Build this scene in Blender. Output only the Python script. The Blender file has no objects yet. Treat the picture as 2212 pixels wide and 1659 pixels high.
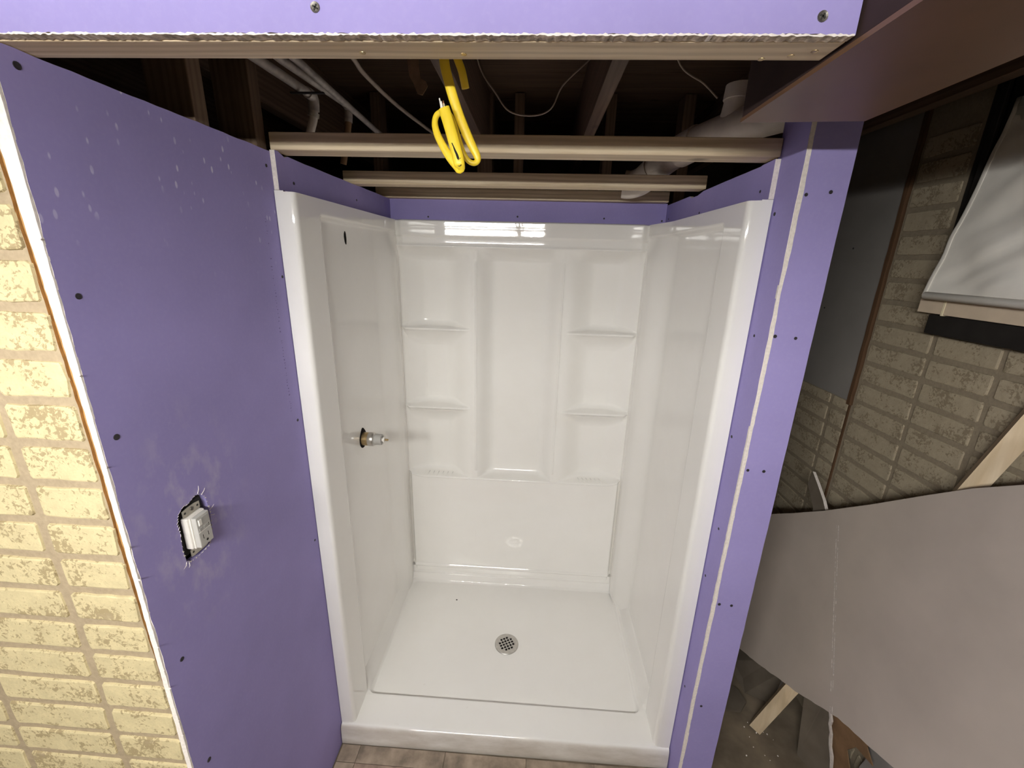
import bpy, bmesh, math, random
from mathutils import Vector, Matrix, noise as mnoise

# ------------------------------------------------------------------ scene, camera, light, exposure
scn = bpy.context.scene
COL = scn.collection
cam_d = bpy.data.cameras.new('camera')
cam_d.sensor_width = 36.0
cam_d.lens = 36.0 * 901.7 / 2212.0
cam_d.clip_start = 0.02
cam = bpy.data.objects.new('camera', cam_d)
COL.objects.link(cam)
def cam_basis(yaw, pitch, roll):
    y, p, r = map(math.radians, (yaw, pitch, roll))
    fw = Vector((math.sin(y) * math.cos(p), math.cos(y) * math.cos(p), math.sin(p)))
    r0 = Vector((math.cos(y), -math.sin(y), 0))
    u0 = r0.cross(fw)
    return math.cos(r) * r0 + math.sin(r) * u0, -math.sin(r) * r0 + math.cos(r) * u0, fw
R_, U_, F_ = cam_basis(-2.8534, -16.804, 1.5091)
CAM = Vector((0.6649, -1.1032, 1.7835))
M = Matrix((R_, U_, -F_)).transposed().to_4x4()
M.translation = CAM
cam.matrix_world = M
scn.camera = cam

world = bpy.data.worlds.new('world')
world.use_nodes = True
world.node_tree.nodes['Background'].inputs[0].default_value = (0.9, 0.85, 0.8, 1)
world.node_tree.nodes['Background'].inputs[1].default_value = 0.004
scn.world = world
TUBE_POWER = 250.0
TUBE_COLOR = (1.0, 0.985, 0.935)
LIGHT_Y, LIGHT_Z = -1.80, 1.98
vs = scn.view_settings
vs.view_transform = 'Standard'
vs.look = 'None'
vs.gamma = 1.0
vs.use_curve_mapping = False
vs.exposure = 0.0
scn.cycles.max_bounces = 14
scn.cycles.diffuse_bounces = 10
scn.cycles.use_denoising = True

RND = random.Random(7)

# ------------------------------------------------------------------ materials
def new_mat(name):
    m = bpy.data.materials.new(name)
    m.use_nodes = True
    nt = m.node_tree
    return m, nt, nt.nodes['Principled BSDF']
def nd(nt, t, **kw):
    n = nt.nodes.new(t)
    for k, v in kw.items():
        setattr(n, k, v)
    return n
def ramp(nt, src, stops):
    r = nd(nt, 'ShaderNodeValToRGB')
    e = r.color_ramp.elements
    while len(e) < len(stops):
        e.new(0.5)
    for el, (p, c) in zip(e, stops):
        el.position = p
        el.color = (c[0], c[1], c[2], 1) if not isinstance(c, (int, float)) else (c, c, c, 1)
    nt.links.new(src, r.inputs[0])
    return r.outputs[0]
def mixc(nt, fac, a, b, mode='MIX'):
    m = nd(nt, 'ShaderNodeMix', data_type='RGBA', blend_type=mode)
    for s, v in ((m.inputs[0], fac), (m.inputs[6], a), (m.inputs[7], b)):
        if isinstance(v, (int, float)):
            s.default_value = v
        elif isinstance(v, tuple):
            s.default_value = (v[0], v[1], v[2], 1)
        else:
            nt.links.new(v, s)
    return m.outputs[2]
def coords(nt, scale=(1, 1, 1), rnd=False, loc=(0, 0, 0)):
    tc = nd(nt, 'ShaderNodeTexCoord')
    mp = nd(nt, 'ShaderNodeMapping')
    mp.inputs['Scale'].default_value = scale
    mp.inputs['Location'].default_value = loc
    src = tc.outputs['Object']
    if rnd:
        oi = nd(nt, 'ShaderNodeObjectInfo')
        ml = nd(nt, 'ShaderNodeMath', operation='MULTIPLY')
        ml.inputs[1].default_value = 57.0
        nt.links.new(oi.outputs['Random'], ml.inputs[0])
        ad = nd(nt, 'ShaderNodeVectorMath', operation='ADD')
        nt.links.new(src, ad.inputs[0])
        nt.links.new(ml.outputs[0], ad.inputs[1])
        src = ad.outputs[0]
    nt.links.new(src, mp.inputs[0])
    return mp.outputs[0]
def noise(nt, vec, scale, detail=4, rough=0.55, dist=0.0):
    n = nd(nt, 'ShaderNodeTexNoise')
    n.inputs['Scale'].default_value = scale
    n.inputs['Detail'].default_value = detail
    n.inputs['Roughness'].default_value = rough
    n.inputs['Distortion'].default_value = dist
    nt.links.new(vec, n.inputs['Vector'])
    return n.outputs[0]
def bump(nt, bs, h, strength=0.2, dist=0.002):
    b = nd(nt, 'ShaderNodeBump')
    b.inputs['Strength'].default_value = strength
    b.inputs['Distance'].default_value = dist
    nt.links.new(h, b.inputs['Height'])
    nt.links.new(b.outputs[0], bs.inputs['Normal'])
def setc(nt, bs, c):
    if isinstance(c, tuple):
        bs.inputs['Base Color'].default_value = (c[0], c[1], c[2], 1)
    else:
        nt.links.new(c, bs.inputs['Base Color'])

def plain(name, col, rough=0.6, metal=0.0, var=0.12, vscale=20.0, bmp=0.0, spec=0.5):
    m, nt, bs = new_mat(name)
    v = coords(nt, rnd=True)
    n = noise(nt, v, vscale)
    d = tuple(c * (1 - var) for c in col)
    l = tuple(min(1, c * (1 + var)) for c in col)
    setc(nt, bs, ramp(nt, n, [(0.3, d), (0.7, l)]))
    bs.inputs['Roughness'].default_value = rough
    bs.inputs['Metallic'].default_value = metal
    bs.inputs['Specular IOR Level'].default_value = spec
    if bmp:
        bump(nt, bs, n, bmp)
    return m

def wood(name, light, dark, axis=0, rough=0.6, grain=1.0, spec=0.3):
    m, nt, bs = new_mat(name)
    s = [26.0, 26.0, 26.0]; s[axis] = 1.4
    v = coords(nt, tuple(s), rnd=True)
    n1 = noise(nt, v, 1.6 * grain, 6, 0.6, 0.4)
    s2 = [9.0, 9.0, 9.0]; s2[axis] = 1.1
    v2 = coords(nt, tuple(s2), rnd=True)
    w = nd(nt, 'ShaderNodeTexWave', wave_type='RINGS', rings_direction='XYZ'[axis])
    w.inputs['Scale'].default_value = 3.2
    w.inputs['Distortion'].default_value = 5.0
    w.inputs['Detail'].default_value = 3
    w.inputs['Detail Scale'].default_value = 0.8
    nt.links.new(v2, w.inputs['Vector'])
    c = ramp(nt, n1, [(0.25, dark), (0.62, light)])
    c2 = mixc(nt, ramp(nt, w.outputs[1], [(0.35, 0.0), (0.9, 0.4)]), c, tuple(0.72 * a for a in dark))
    # knots
    vk = coords(nt, tuple(6.0 if i != axis else 4.0 for i in range(3)), rnd=True)
    vo = nd(nt, 'ShaderNodeTexVoronoi')
    vo.inputs['Scale'].default_value = 1.0
    nt.links.new(vk, vo.inputs['Vector'])
    kn = ramp(nt, vo.outputs[0], [(0.06, 0.75), (0.13, 0.0)])
    setc(nt, bs, mixc(nt, kn, c2, tuple(0.35 * a for a in dark)))
    bs.inputs['Roughness'].default_value = rough
    bs.inputs['Specular IOR Level'].default_value = spec
    bump(nt, bs, n1, 0.15)
    return m

def purple_mat(name, dusty=False):
    base = (0.335, 0.29, 0.60)
    m, nt, bs = new_mat(name)
    v = coords(nt)
    n = noise(nt, v, 3.5, 5)
    c = ramp(nt, n, [(0.3, tuple(a * 0.93 for a in base)), (0.7, tuple(a * 1.06 for a in base))])
    fine = noise(nt, v, 130, 2)
    c = mixc(nt, ramp(nt, fine, [(0.45, 0.0), (0.8, 0.10)]), c, (0.5, 0.45, 0.68))
    if dusty:
        tc = nd(nt, 'ShaderNodeTexCoord')
        # plaster dust rubbed on around the outlet
        d = nd(nt, 'ShaderNodeVectorMath', operation='DISTANCE')
        sc = nd(nt, 'ShaderNodeVectorMath', operation='MULTIPLY')
        sc.inputs[1].default_value = (1, 1.0, 0.62)
        nt.links.new(tc.outputs['Object'], sc.inputs[0])
        nt.links.new(sc.outputs[0], d.inputs[0])
        d.inputs[1].default_value = (0.0, 0.135, 1.265 * 0.62)
        near = ramp(nt, d.outputs['Value'], [(0.03, 1.0), (0.165, 0.0)])
        sm = noise(nt, coords(nt, (1, 14, 8)), 1.6, 4, 0.6)
        f = nd(nt, 'ShaderNodeMath', operation='MULTIPLY')
        nt.links.new(near, f.inputs[0])
        nt.links.new(ramp(nt, sm, [(0.5, 0.0), (0.72, 0.62)]), f.inputs[1])
        c = mixc(nt, f.outputs[0], c, (0.62, 0.57, 0.66))
        # small scuffs near the top edge
        vo = nd(nt, 'ShaderNodeTexVoronoi')
        vo.inputs['Scale'].default_value = 1.0
        vo.inputs['Randomness'].default_value = 1.0
        nt.links.new(coords(nt, (30, 62, 26)), vo.inputs['Vector'])
        dots = ramp(nt, vo.outputs[0], [(0.13, 0.85), (0.19, 0.0)])
        patch = noise(nt, coords(nt, (1, 7, 7)), 1.3, 2)
        sx = nd(nt, 'ShaderNodeSeparateXYZ')
        nt.links.new(tc.outputs['Object'], sx.inputs[0])
        hi = ramp(nt, sx.outputs['Z'], [(0.0, 0.0), (1.0, 1.0)])
        mr = nd(nt, 'ShaderNodeMapRange')
        mr.inputs[1].default_value = 1.72; mr.inputs[2].default_value = 1.95
        nt.links.new(sx.outputs['Z'], mr.inputs[0])
        g = nd(nt, 'ShaderNodeMath', operation='MULTIPLY')
        nt.links.new(dots, g.inputs[0])
        nt.links.new(ramp(nt, patch, [(0.46, 0.0), (0.56, 1.0)]), g.inputs[1])
        g2 = nd(nt, 'ShaderNodeMath', operation='MULTIPLY')
        nt.links.new(g.outputs[0], g2.inputs[0]); nt.links.new(mr.outputs[0], g2.inputs[1])
        c = mixc(nt, g2.outputs[0], c, (0.72, 0.68, 0.85))
    setc(nt, bs, c)
    bs.inputs['Roughness'].default_value = 0.72
    bs.inputs['Specular IOR Level'].default_value = 0.25
    bump(nt, bs, fine, 0.06, 0.001)
    return m

def brick_mat(name, cream, patch, under):
    m, nt, bs = new_mat(name)
    v = coords(nt, rnd=True)
    big = noise(nt, v, 16, 3, 0.6)
    pits = noise(nt, v, 120, 4, 0.68, 0.6)
    mid = noise(nt, v, 42, 3, 0.6, 0.3)
    c = ramp(nt, mid, [(0.3, tuple(a * 0.86 for a in cream)), (0.65, cream)])
    ad = nd(nt, 'ShaderNodeMath', operation='MULTIPLY_ADD')
    nt.links.new(big, ad.inputs[0]); ad.inputs[1].default_value = 0.75
    nt.links.new(pits, ad.inputs[2])
    f = ramp(nt, ad.outputs[0], [(0.925, 0.0), (0.975, 1.0)])
    c = mixc(nt, f, c, patch)
    f2 = ramp(nt, big, [(0.70, 0.0), (0.78, 0.8)])
    c = mixc(nt, f2, c, under)
    # grit: the grain of the stucco-like face
    gr = noise(nt, v, 240, 2)
    c = mixc(nt, ramp(nt, gr, [(0.4, 0.0), (0.75, 0.18)]), c, patch)
    setc(nt, bs, c)
    bs.inputs['Roughness'].default_value = 0.75
    bs.inputs['Specular IOR Level'].default_value = 0.3
    bump(nt, bs, ad.outputs[0], 0.5, 0.002)
    return m

def acrylic_mat(name):
    m, nt, bs = new_mat(name)
    v = coords(nt)
    n = noise(nt, v, 7, 4, 0.6)
    st = noise(nt, coords(nt, (26, 26, 5)), 1.0, 5, 0.65)
    c = ramp(nt, n, [(0.3, (0.865, 0.85, 0.82)), (0.7, (0.885, 0.872, 0.845))])
    c = mixc(nt, ramp(nt, st, [(0.68, 0.0), (0.85, 0.28)]), c, (0.50, 0.44, 0.38))
    # dirt and painted-in shade, browning the front of the threshold
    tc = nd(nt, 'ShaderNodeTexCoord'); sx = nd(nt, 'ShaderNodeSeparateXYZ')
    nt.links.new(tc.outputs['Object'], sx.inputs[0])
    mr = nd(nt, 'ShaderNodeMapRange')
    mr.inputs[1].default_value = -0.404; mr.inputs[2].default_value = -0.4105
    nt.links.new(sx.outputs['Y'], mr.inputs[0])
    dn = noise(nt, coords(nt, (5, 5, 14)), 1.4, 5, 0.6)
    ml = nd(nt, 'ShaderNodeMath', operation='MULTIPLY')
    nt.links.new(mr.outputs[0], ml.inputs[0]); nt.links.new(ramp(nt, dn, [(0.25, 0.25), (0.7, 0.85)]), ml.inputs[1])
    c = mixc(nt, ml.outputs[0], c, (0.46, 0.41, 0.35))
    setc(nt, bs, c)
    bs.inputs['Roughness'].default_value = 0.035
    bs.inputs['Specular IOR Level'].default_value = 0.5
    bs.inputs['Coat Weight'].default_value = 0.4
    bs.inputs['Coat Roughness'].default_value = 0.01
    bump(nt, bs, noise(nt, v, 9, 1), 0.008, 0.004)
    return m

MT = {}
MT['purple'] = purple_mat('purple_board_paper')
MT['purple_dusty'] = purple_mat('purple_board_paper_dusty', True)
MT['gypsum'] = plain('gypsum_core', (0.82, 0.76, 0.72), 0.9, var=0.10, vscale=160, bmp=0.5, spec=0.1)
MT['gypsum_dirty'] = plain('gypsum_core_dirty', (0.50, 0.42, 0.34), 0.9, var=0.55, vscale=110, bmp=0.8, spec=0.1)
MT['gray_paper'] = plain('gray_board_paper', (0.44, 0.385, 0.345), 0.8, var=0.07, vscale=5, spec=0.2)
MT['dark_paper'] = plain('dark_board_paper', (0.135, 0.112, 0.088), 0.85, var=0.2, vscale=9, spec=0.2)
MT['brown_paper'] = plain('brown_torn_paper', (0.22, 0.135, 0.075), 0.85, var=0.2, vscale=14, spec=0.1)
MT['pine_x'] = wood('pine_lumber_x', (0.78, 0.66, 0.48), (0.56, 0.42, 0.26), 0)
MT['pine_y'] = wood('pine_lumber_y', (0.78, 0.66, 0.48), (0.56, 0.42, 0.26), 1)
MT['pine_z'] = wood('pine_lumber_z', (0.74, 0.61, 0.44), (0.60, 0.46, 0.29), 2)
MT['old_x'] = wood('old_lumber_x', (0.155, 0.098, 0.066), (0.085, 0.05, 0.033), 0)
MT['old_y'] = wood('old_lumber_y', (0.155, 0.098, 0.066), (0.085, 0.05, 0.033), 1)
MT['old_z'] = wood('old_lumber_z', (0.20, 0.135, 0.092), (0.13, 0.08, 0.052), 2)
MT['hard'] = plain('hardboard_edge', (0.42, 0.235, 0.085), 0.8, var=0.2, vscale=60, bmp=0.3, spec=0.2)
MT['trim'] = wood('brown_trim_wood', (0.13, 0.072, 0.04), (0.075, 0.04, 0.02), 2)
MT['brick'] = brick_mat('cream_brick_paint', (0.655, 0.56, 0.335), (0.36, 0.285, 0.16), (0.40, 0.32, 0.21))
MT['brick_darker'] = brick_mat('darker_brick_paint', (0.43, 0.365, 0.265), (0.25, 0.205, 0.142), (0.24, 0.19, 0.135))  # darker, duller colours than the left wall bricks
MT['mortar_darker'] = plain('darker_mortar_strip', (0.27, 0.225, 0.165), 0.9, var=0.10, vscale=120, bmp=0.5, spec=0.15)  # darker than the left wall mortar
MT['mortar'] = plain('mortar_strip', (0.37, 0.295, 0.20), 0.9, var=0.10, vscale=120, bmp=0.5, spec=0.15)
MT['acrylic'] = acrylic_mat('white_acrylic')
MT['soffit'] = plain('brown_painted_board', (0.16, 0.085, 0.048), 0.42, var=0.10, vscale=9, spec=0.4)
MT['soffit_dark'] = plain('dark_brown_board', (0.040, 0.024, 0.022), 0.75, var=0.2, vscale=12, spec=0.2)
MT['black'] = plain('black_rubber', (0.018, 0.016, 0.015), 0.5, var=0.25, vscale=25)
MT['dark'] = plain('dark_recess_shade', (0.012, 0.010, 0.010), 0.9, var=0.1, spec=0.1)
MT['screw'] = plain('dark_screw', (0.022, 0.018, 0.024), 0.6, 0.0, var=0.3, vscale=300)
MT['screw_gray'] = plain('gray_screw', (0.20, 0.185, 0.165), 0.45, 0.7, var=0.2, vscale=300)
MT['steel'] = plain('brushed_steel', (0.56, 0.54, 0.51), 0.34, 0.85, var=0.08, vscale=90)
MT['zinc'] = plain('zinc_strap', (0.47, 0.44, 0.38), 0.4, 0.7, var=0.15, vscale=120)
MT['brass'] = plain('brass', (0.45, 0.33, 0.17), 0.35, 0.85, var=0.2, vscale=60)
MT['plastic_gray'] = plain('gray_plastic', (0.40, 0.39, 0.37), 0.5, var=0.05)
MT['plastic_white'] = plain('white_plastic', (0.82, 0.79, 0.74), 0.35, var=0.03)
MT['plastic_face'] = plain('gray_white_plastic', (0.50, 0.49, 0.46), 0.4, var=0.03)
MT['slot'] = plain('slot_shadow', (0.03, 0.028, 0.025), 0.8, var=0.1)
MT['yellow'] = plain('yellow_cable', (0.90, 0.66, 0.035), 0.38, var=0.05, vscale=30)
MT['ink'] = plain('black_ink', (0.012, 0.012, 0.012), 0.6, var=0.1)
MT['copper'] = plain('copper_wire', (0.62, 0.30, 0.16), 0.35, 0.9, var=0.1)
MT['pvc'] = plain('white_pipe', (0.58, 0.52, 0.46), 0.45, var=0.14, vscale=16)
MT['pipe'] = plain('painted_pipe', (0.40, 0.36, 0.33), 0.5, 0.2, var=0.25, vscale=40)
MT['wire'] = plain('tan_wire', (0.40, 0.33, 0.27), 0.6, var=0.15)
MT['kraft'] = plain('torn_kraft_paper', (0.33, 0.215, 0.13), 0.85, var=0.25, vscale=30)
MT['concrete'] = plain('concrete_floor', (0.165, 0.132, 0.095), 0.8, var=0.35, vscale=9, bmp=0.3, spec=0.25)
MT['tile'] = plain('old_floor_tile', (0.31, 0.245, 0.185), 0.7, var=0.42, vscale=17, bmp=0.15)
MT['tile_pink'] = plain('old_floor_tile_pink', (0.33, 0.24, 0.185), 0.7, var=0.42, vscale=19, bmp=0.15)
MT['foundation'] = plain('dark_foundation', (0.05, 0.042, 0.036), 0.9, var=0.3, vscale=5, spec=0.1)
MT['gray_board'] = plain('gray_flat_board', (0.24, 0.225, 0.215), 0.75, var=0.08, vscale=4, spec=0.2)
MT['cream'] = plain('cream_painted_wood', (0.70, 0.58, 0.45), 0.5, var=0.06)
MT['fabric'] = plain('white_fabric', (0.88, 0.85, 0.80), 0.7, var=0.04, vscale=14, spec=0.3)
MT['roomwall'] = plain('room_wall_paint', (0.15, 0.12, 0.09), 0.8, var=0.05)
MT['ceilpaint'] = plain('room_ceiling_paint', (0.15, 0.13, 0.115), 0.85, var=0.04)
MT['chalk'] = plain('chalk_scratch', (0.55, 0.51, 0.48), 0.9, var=0.35, vscale=150)
MT['caulk'] = plain('cream_caulk', (0.85, 0.76, 0.55), 0.6, var=0.1)
MT['printed'] = plain('faint_print', (0.19, 0.145, 0.37), 0.75, var=0.1)
em, nt_, bs_ = new_mat('lamp_tube')
bs_.inputs['Base Color'].default_value = (0.9, 0.9, 0.9, 1)
bs_.inputs['Emission Color'].default_value = (*TUBE_COLOR, 1)
bs_.inputs['Emission Strength'].default_value = TUBE_POWER
MT['tube'] = em

# glass
gm, nt_, bs_ = new_mat('window_glass')
bs_.inputs['Base Color'].default_value = (0.9, 0.95, 0.95, 1)
bs_.inputs['Transmission Weight'].default_value = 1.0
bs_.inputs['Roughness'].default_value = 0.02
MT['glass'] = gm

# ------------------------------------------------------------------ geometry helpers
ORG = {}
def org(o):
    while o.parent is not None:
        o = o.parent
    return ORG[o.name]

def thing(name, label, cat, loc, group=None, kind=None):
    o = bpy.data.objects.new(name, None)
    o.empty_display_size = 0.05
    COL.objects.link(o)
    o.location = loc
    ORG[o.name] = Vector(loc)
    o['label'] = label
    if cat: o['category'] = cat
    if group: o['group'] = group
    if kind: o['kind'] = kind
    return o

class G:
    """collects shapes in world coordinates, then links ONE mesh object"""
    def __init__(self):
        self.v = []; self.f = []; self.mi = []
    def add(self, verts, faces, mi=0):
        b = len(self.v)
        self.v += [Vector(v) for v in verts]
        for f in faces:
            self.f.append([b + i for i in f]); self.mi.append(mi)
    def from_bm(self, bm, mi=0):
        bm.verts.index_update()
        self.add([v.co.copy() for v in bm.verts], [[v.index for v in f.verts] for f in bm.faces], mi)
        bm.free()
        return self
    def box(self, x0, x1, y0, y1, z0, z1, bev=0.0, mi=0, mat=None):
        bm = bmesh.new()
        mm = Matrix.Translation(((x0 + x1) / 2, (y0 + y1) / 2, (z0 + z1) / 2)) @ Matrix.Diagonal((abs(x1 - x0), abs(y1 - y0), abs(z1 - z0), 1))
        bmesh.ops.create_cube(bm, size=1.0, matrix=mm)
        if bev:
            bmesh.ops.bevel(bm, geom=list(bm.edges), offset=bev, segments=2, profile=0.5, affect='EDGES')
        if mat is not None:
            bm.transform(mat)
        return self.from_bm(bm, mi)
    def tube(self, pts, r, seg=10, cap=True, mi=0, flat=None, up=None):
        """r a number or list; flat=(a,b) makes an elliptic ribbon whose wide axis lies across 'up'"""
        pts = [Vector(p) for p in pts]
        n = len(pts)
        rings = []
        prev = None
        for i, p in enumerate(pts):
            t = (pts[min(i + 1, n - 1)] - pts[max(i - 1, 0)]).normalized()
            if up is not None:
                a = t.cross(Vector(up)).normalized()
                b = a.cross(t).normalized()
            elif prev is None:
                h = Vector((0, 0, 1)) if abs(t.z) < 0.9 else Vector((1, 0, 0))
                a = t.cross(h).normalized(); b = t.cross(a).normalized()
            else:
                a = (prev - t * prev.dot(t)).normalized(); b = t.cross(a).normalized()
            prev = a
            rr = r[i] if isinstance(r, (list, tuple)) else r
            ra, rb = ((flat(i / (n - 1)) if callable(flat) else flat) if flat else (rr, rr))
            rings.append([p + a * ra * math.cos(2 * math.pi * k / seg) + b * rb * math.sin(2 * math.pi * k / seg) for k in range(seg)])
        vs_ = [v for rg in rings for v in rg]
        fs = []
        for i in range(n - 1):
            for k in range(seg):
                k2 = (k + 1) % seg
                fs.append((i * seg + k, i * seg + k2, (i + 1) * seg + k2, (i + 1) * seg + k))
        if cap:
            fs.append(tuple(range(seg))[::-1]); fs.append(tuple((n - 1) * seg + k for k in range(seg)))
        self.add(vs_, fs, mi)
        return self
    def slab(self, pts, nrm, th, mf=0, mb=0, me=0):
        """flat polygon pts (front) thickened by th against nrm"""
        nrm = Vector(nrm).normalized()
        pts = [Vector(p) for p in pts]
        n = len(pts)
        s = Vector((0, 0, 0))
        for i in range(n):
            s += pts[i].cross(pts[(i + 1) % n])
        if s.dot(nrm) < 0:
            pts.reverse()
        bk = [p - nrm * th for p in pts]
        self.add(pts, [tuple(range(n))], mf)
        self.add(bk, [tuple(range(n))[::-1]], mb)
        self.add(pts + bk, [(i, i + n, (i + 1) % n + n, (i + 1) % n) for i in range(n)], me)
        return self
    def grid(self, fn, nu, nv, mi=0, flip=False):
        vv = [fn(i, j) for j in range(nv) for i in range(nu)]
        ff = []
        for j in range(nv - 1):
            for i in range(nu - 1):
                q = (j * nu + i, j * nu + i + 1, (j + 1) * nu + i + 1, (j + 1) * nu + i)
                ff.append(q[::-1] if flip else q)
        self.add(vv, ff, mi)
        return self
    def build(self, name, mats, parent=None, smooth=False, label=None, sharp=None, props=None):
        me = bpy.data.meshes.new(name)
        o_ = org(parent) if parent is not None else Vector((0, 0, 0))
        me.from_pydata([tuple(v - o_) for v in self.v], [], self.f)
        if not isinstance(mats, (list, tuple)): mats = [mats]
        for m in mats:
            me.materials.append(MT[m] if isinstance(m, str) else m)
        me.polygons.foreach_set('material_index', self.mi)
        if smooth:
            me.polygons.foreach_set('use_smooth', [True] * len(me.polygons))
        me.validate()
        if smooth and sharp:
            bm = bmesh.new(); bm.from_mesh(me)
            bmesh.ops.remove_doubles(bm, verts=bm.verts, dist=1e-6)
            for e in bm.edges:
                if len(e.link_faces) == 2 and e.calc_face_angle(0) > math.radians(sharp):
                    e.smooth = False
            bm.to_mesh(me); bm.free()
        me.update()
        o = bpy.data.objects.new(name, me)
        COL.objects.link(o)
        if parent is not None: o.parent = parent
        if label: o['label'] = label
        if props:
            for k, v in props.items(): o[k] = v
        return o

def top(o, label, cat=None, kind=None, group=None):
    """re-origin a single-mesh thing to its base centre and tag it"""
    me = o.data
    xs = [v.co for v in me.vertices]
    c = Vector(((min(v.x for v in xs) + max(v.x for v in xs)) / 2, (min(v.y for v in xs) + max(v.y for v in xs)) / 2, min(v.z for v in xs)))
    me.transform(Matrix.Translation(-c)); o.location = c
    ORG[o.name] = c
    o['label'] = label
    if cat: o['category'] = cat
    if kind: o['kind'] = kind
    if group: o['group'] = group
    return o

def cut(o, cutter):
    """boolean-difference a G shape (world coords) out of o"""
    c = cutter.build('cutter', 'dark', None)
    if o.parent is not None:
        c.location = -org(o)
    md = o.modifiers.new('cut', 'BOOLEAN')
    md.operation = 'DIFFERENCE'; md.solver = 'EXACT'; md.object = c
    pl = o.parent; om = o.matrix_parent_inverse.copy()
    o.parent = None
    bpy.context.view_layer.update()
    dg = bpy.context.evaluated_depsgraph_get()
    me = bpy.data.meshes.new_from_object(o.evaluated_get(dg), preserve_all_data_layers=True, depsgraph=dg)
    o.modifiers.remove(md)
    o.data = me
    o.parent = pl
    bpy.data.objects.remove(c)

def sstep(a, b, x):
    if a == b: return 1.0 if x >= a else 0.0
    t = min(1.0, max(0.0, (x - a) / (b - a)))
    return t * t * (3 - 2 * t)

def jag(p, q, n, amp, rnd, ax):
    """points from p towards q (q excluded), jittered along direction ax"""
    p = Vector(p); q = Vector(q); ax = Vector(ax)
    return [p.lerp(q, i / n) + ax * (rnd.uniform(-amp, amp) if i else 0) for i in range(n)]

def board(name, plane, outline, front, th, parent, mats=('purple', 'gray_paper', 'gypsum'), label=None):
    """a drywall sheet: outline of 3D points, front normal"""
    g = G().slab(outline, front, th, 0, 1, 2)
    return g.build(name, list(mats), parent, label=label)

def disc(c, n, r, h, seg=12):
    """little pan with a bevelled rim, proud of a surface"""
    n = Vector(n).normalized(); c = Vector(c)
    hlp = Vector((0, 0, 1)) if abs(n.z) < 0.9 else Vector((1, 0, 0))
    a = n.cross(hlp).normalized(); b = n.cross(a)
    def ring(rr, hh): return [c + n * hh + (a * math.cos(2 * math.pi * k / seg) + b * math.sin(2 * math.pi * k / seg)) * rr for k in range(seg)]
    v = ring(r, -0.001) + ring(r * 0.94, h) + ring(r * 0.6, h * 0.35)
    f = []
    for l in range(2):
        for k in range(seg):
            k2 = (k + 1) % seg
            f.append((l * seg + k, l * seg + k2, (l + 1) * seg + k2, (l + 1) * seg + k))
    f.append(tuple(2 * seg + k for k in range(seg)))
    g = G(); g.add(v, f)
    return g

def screws(pts, n, parent, r=0.0046, h=0.0007):
    for p in pts:
        disc(p, n, r * RND.uniform(0.9, 1.1), h).build('screw', 'screw', parent)

# ================================================================== SETTING
# ---- floor, with remnants of old tile in front of the shower
fl = thing('floor', 'bare brown grey concrete basement floor with old tiles by the shower', None, (0.5, -1, 0), kind='structure')
G().box(-1.3, 2.0, -3.7, 1.6, -0.05, 0.0).build('slab', 'concrete', fl)
rt = random.Random(3)
def tile(x0, x1, y0, y1, m):
    G().box(x0 + 0.0006, x1 - 0.0006, y0 + 0.0006, y1 - 0.0006, -0.001, 0.0032 + rt.uniform(0, 0.001), 0.001).build('tile', m, fl)
xs = [0.005, 0.075, 0.398, 0.70, 0.95, 1.205]
for i in range(5):
    tile(xs[i], xs[i + 1], -0.075, -0.017, 'tile')
    tile(xs[i], xs[i + 1], -0.36 + 0.02, -0.076, 'tile_pink' if i != 0 else 'tile')
    tile(xs[i], xs[i + 1], -0.645, -0.341, 'tile_pink' if i % 2 else 'tile')

# ---- left partition: purple drywall on studs
WL = thing('wall_left', 'purple drywall partition left of the shower with an outlet cut into it', None, (0, -0.55, 0), kind='structure')
r1 = random.Random(11)
Yf = -0.5445
ol = [(0, Yf, 0.0)]
ol += jag((0, Yf, 0.004), (0, Yf, 2.019), 90, 0.0012, r1, (0, 1, 0))
ol += [(0, Yf, 2.019)] + jag((0, Yf + 0.004, 2.019), (0, 0.004, 2.019), 24, 0.0008, r1, (0, 0, 1)) + [(0, 0.004, 2.019), (0, 0.004, 0.0)]
bd = board('drywall_panel', 'x', ol, (1, 0, 0), 0.0127, WL, ('purple_dusty', 'gray_paper', 'gypsum'))
hole = [(-0.449, 1.297), (-0.436, 1.306), (-0.425, 1.304), (-0.404, 1.312), (-0.388, 1.306), (-0.381, 1.29), (-0.378, 1.25), (-0.381, 1.222), (-0.391, 1.205), (-0.394, 1.190), (-0.42, 1.186), (-0.444, 1.188), (-0.454, 1.196), (-0.456, 1.225), (-0.4535, 1.26), (-0.455, 1.28)]
cut(bd, G().slab([(0.02, y, z) for y, z in hole], (1, 0, 0), 0.06))
# thick white broken edge at the free end of the board
g = G()
N = 200
def edge_l0(z): return -0.0098 - 0.0120 * sstep(1.45, 1.98, z)
rr1 = random.Random(5)
lft = []; rgt = []
for i in range(N + 1):
    z = 2.019 * i / N
    wl = edge_l0(z) + rr1.uniform(-0.0006, 0.0006)
    w = 0.0005 if z > 1.35 else 0.0011
    rgt.append((rr1.uniform(-w, 0.0002), z)); lft.append((wl, z))
poly = [(x, Yf - 0.003, z) for x, z in rgt] + [(x, Yf - 0.003, z) for x, z in reversed(lft)]
g.slab(poly, (0, -1, 0), 0.0032)
g.build('board_edge', 'gypsum', WL, label='rough white broken edge of the purple board')
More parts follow.
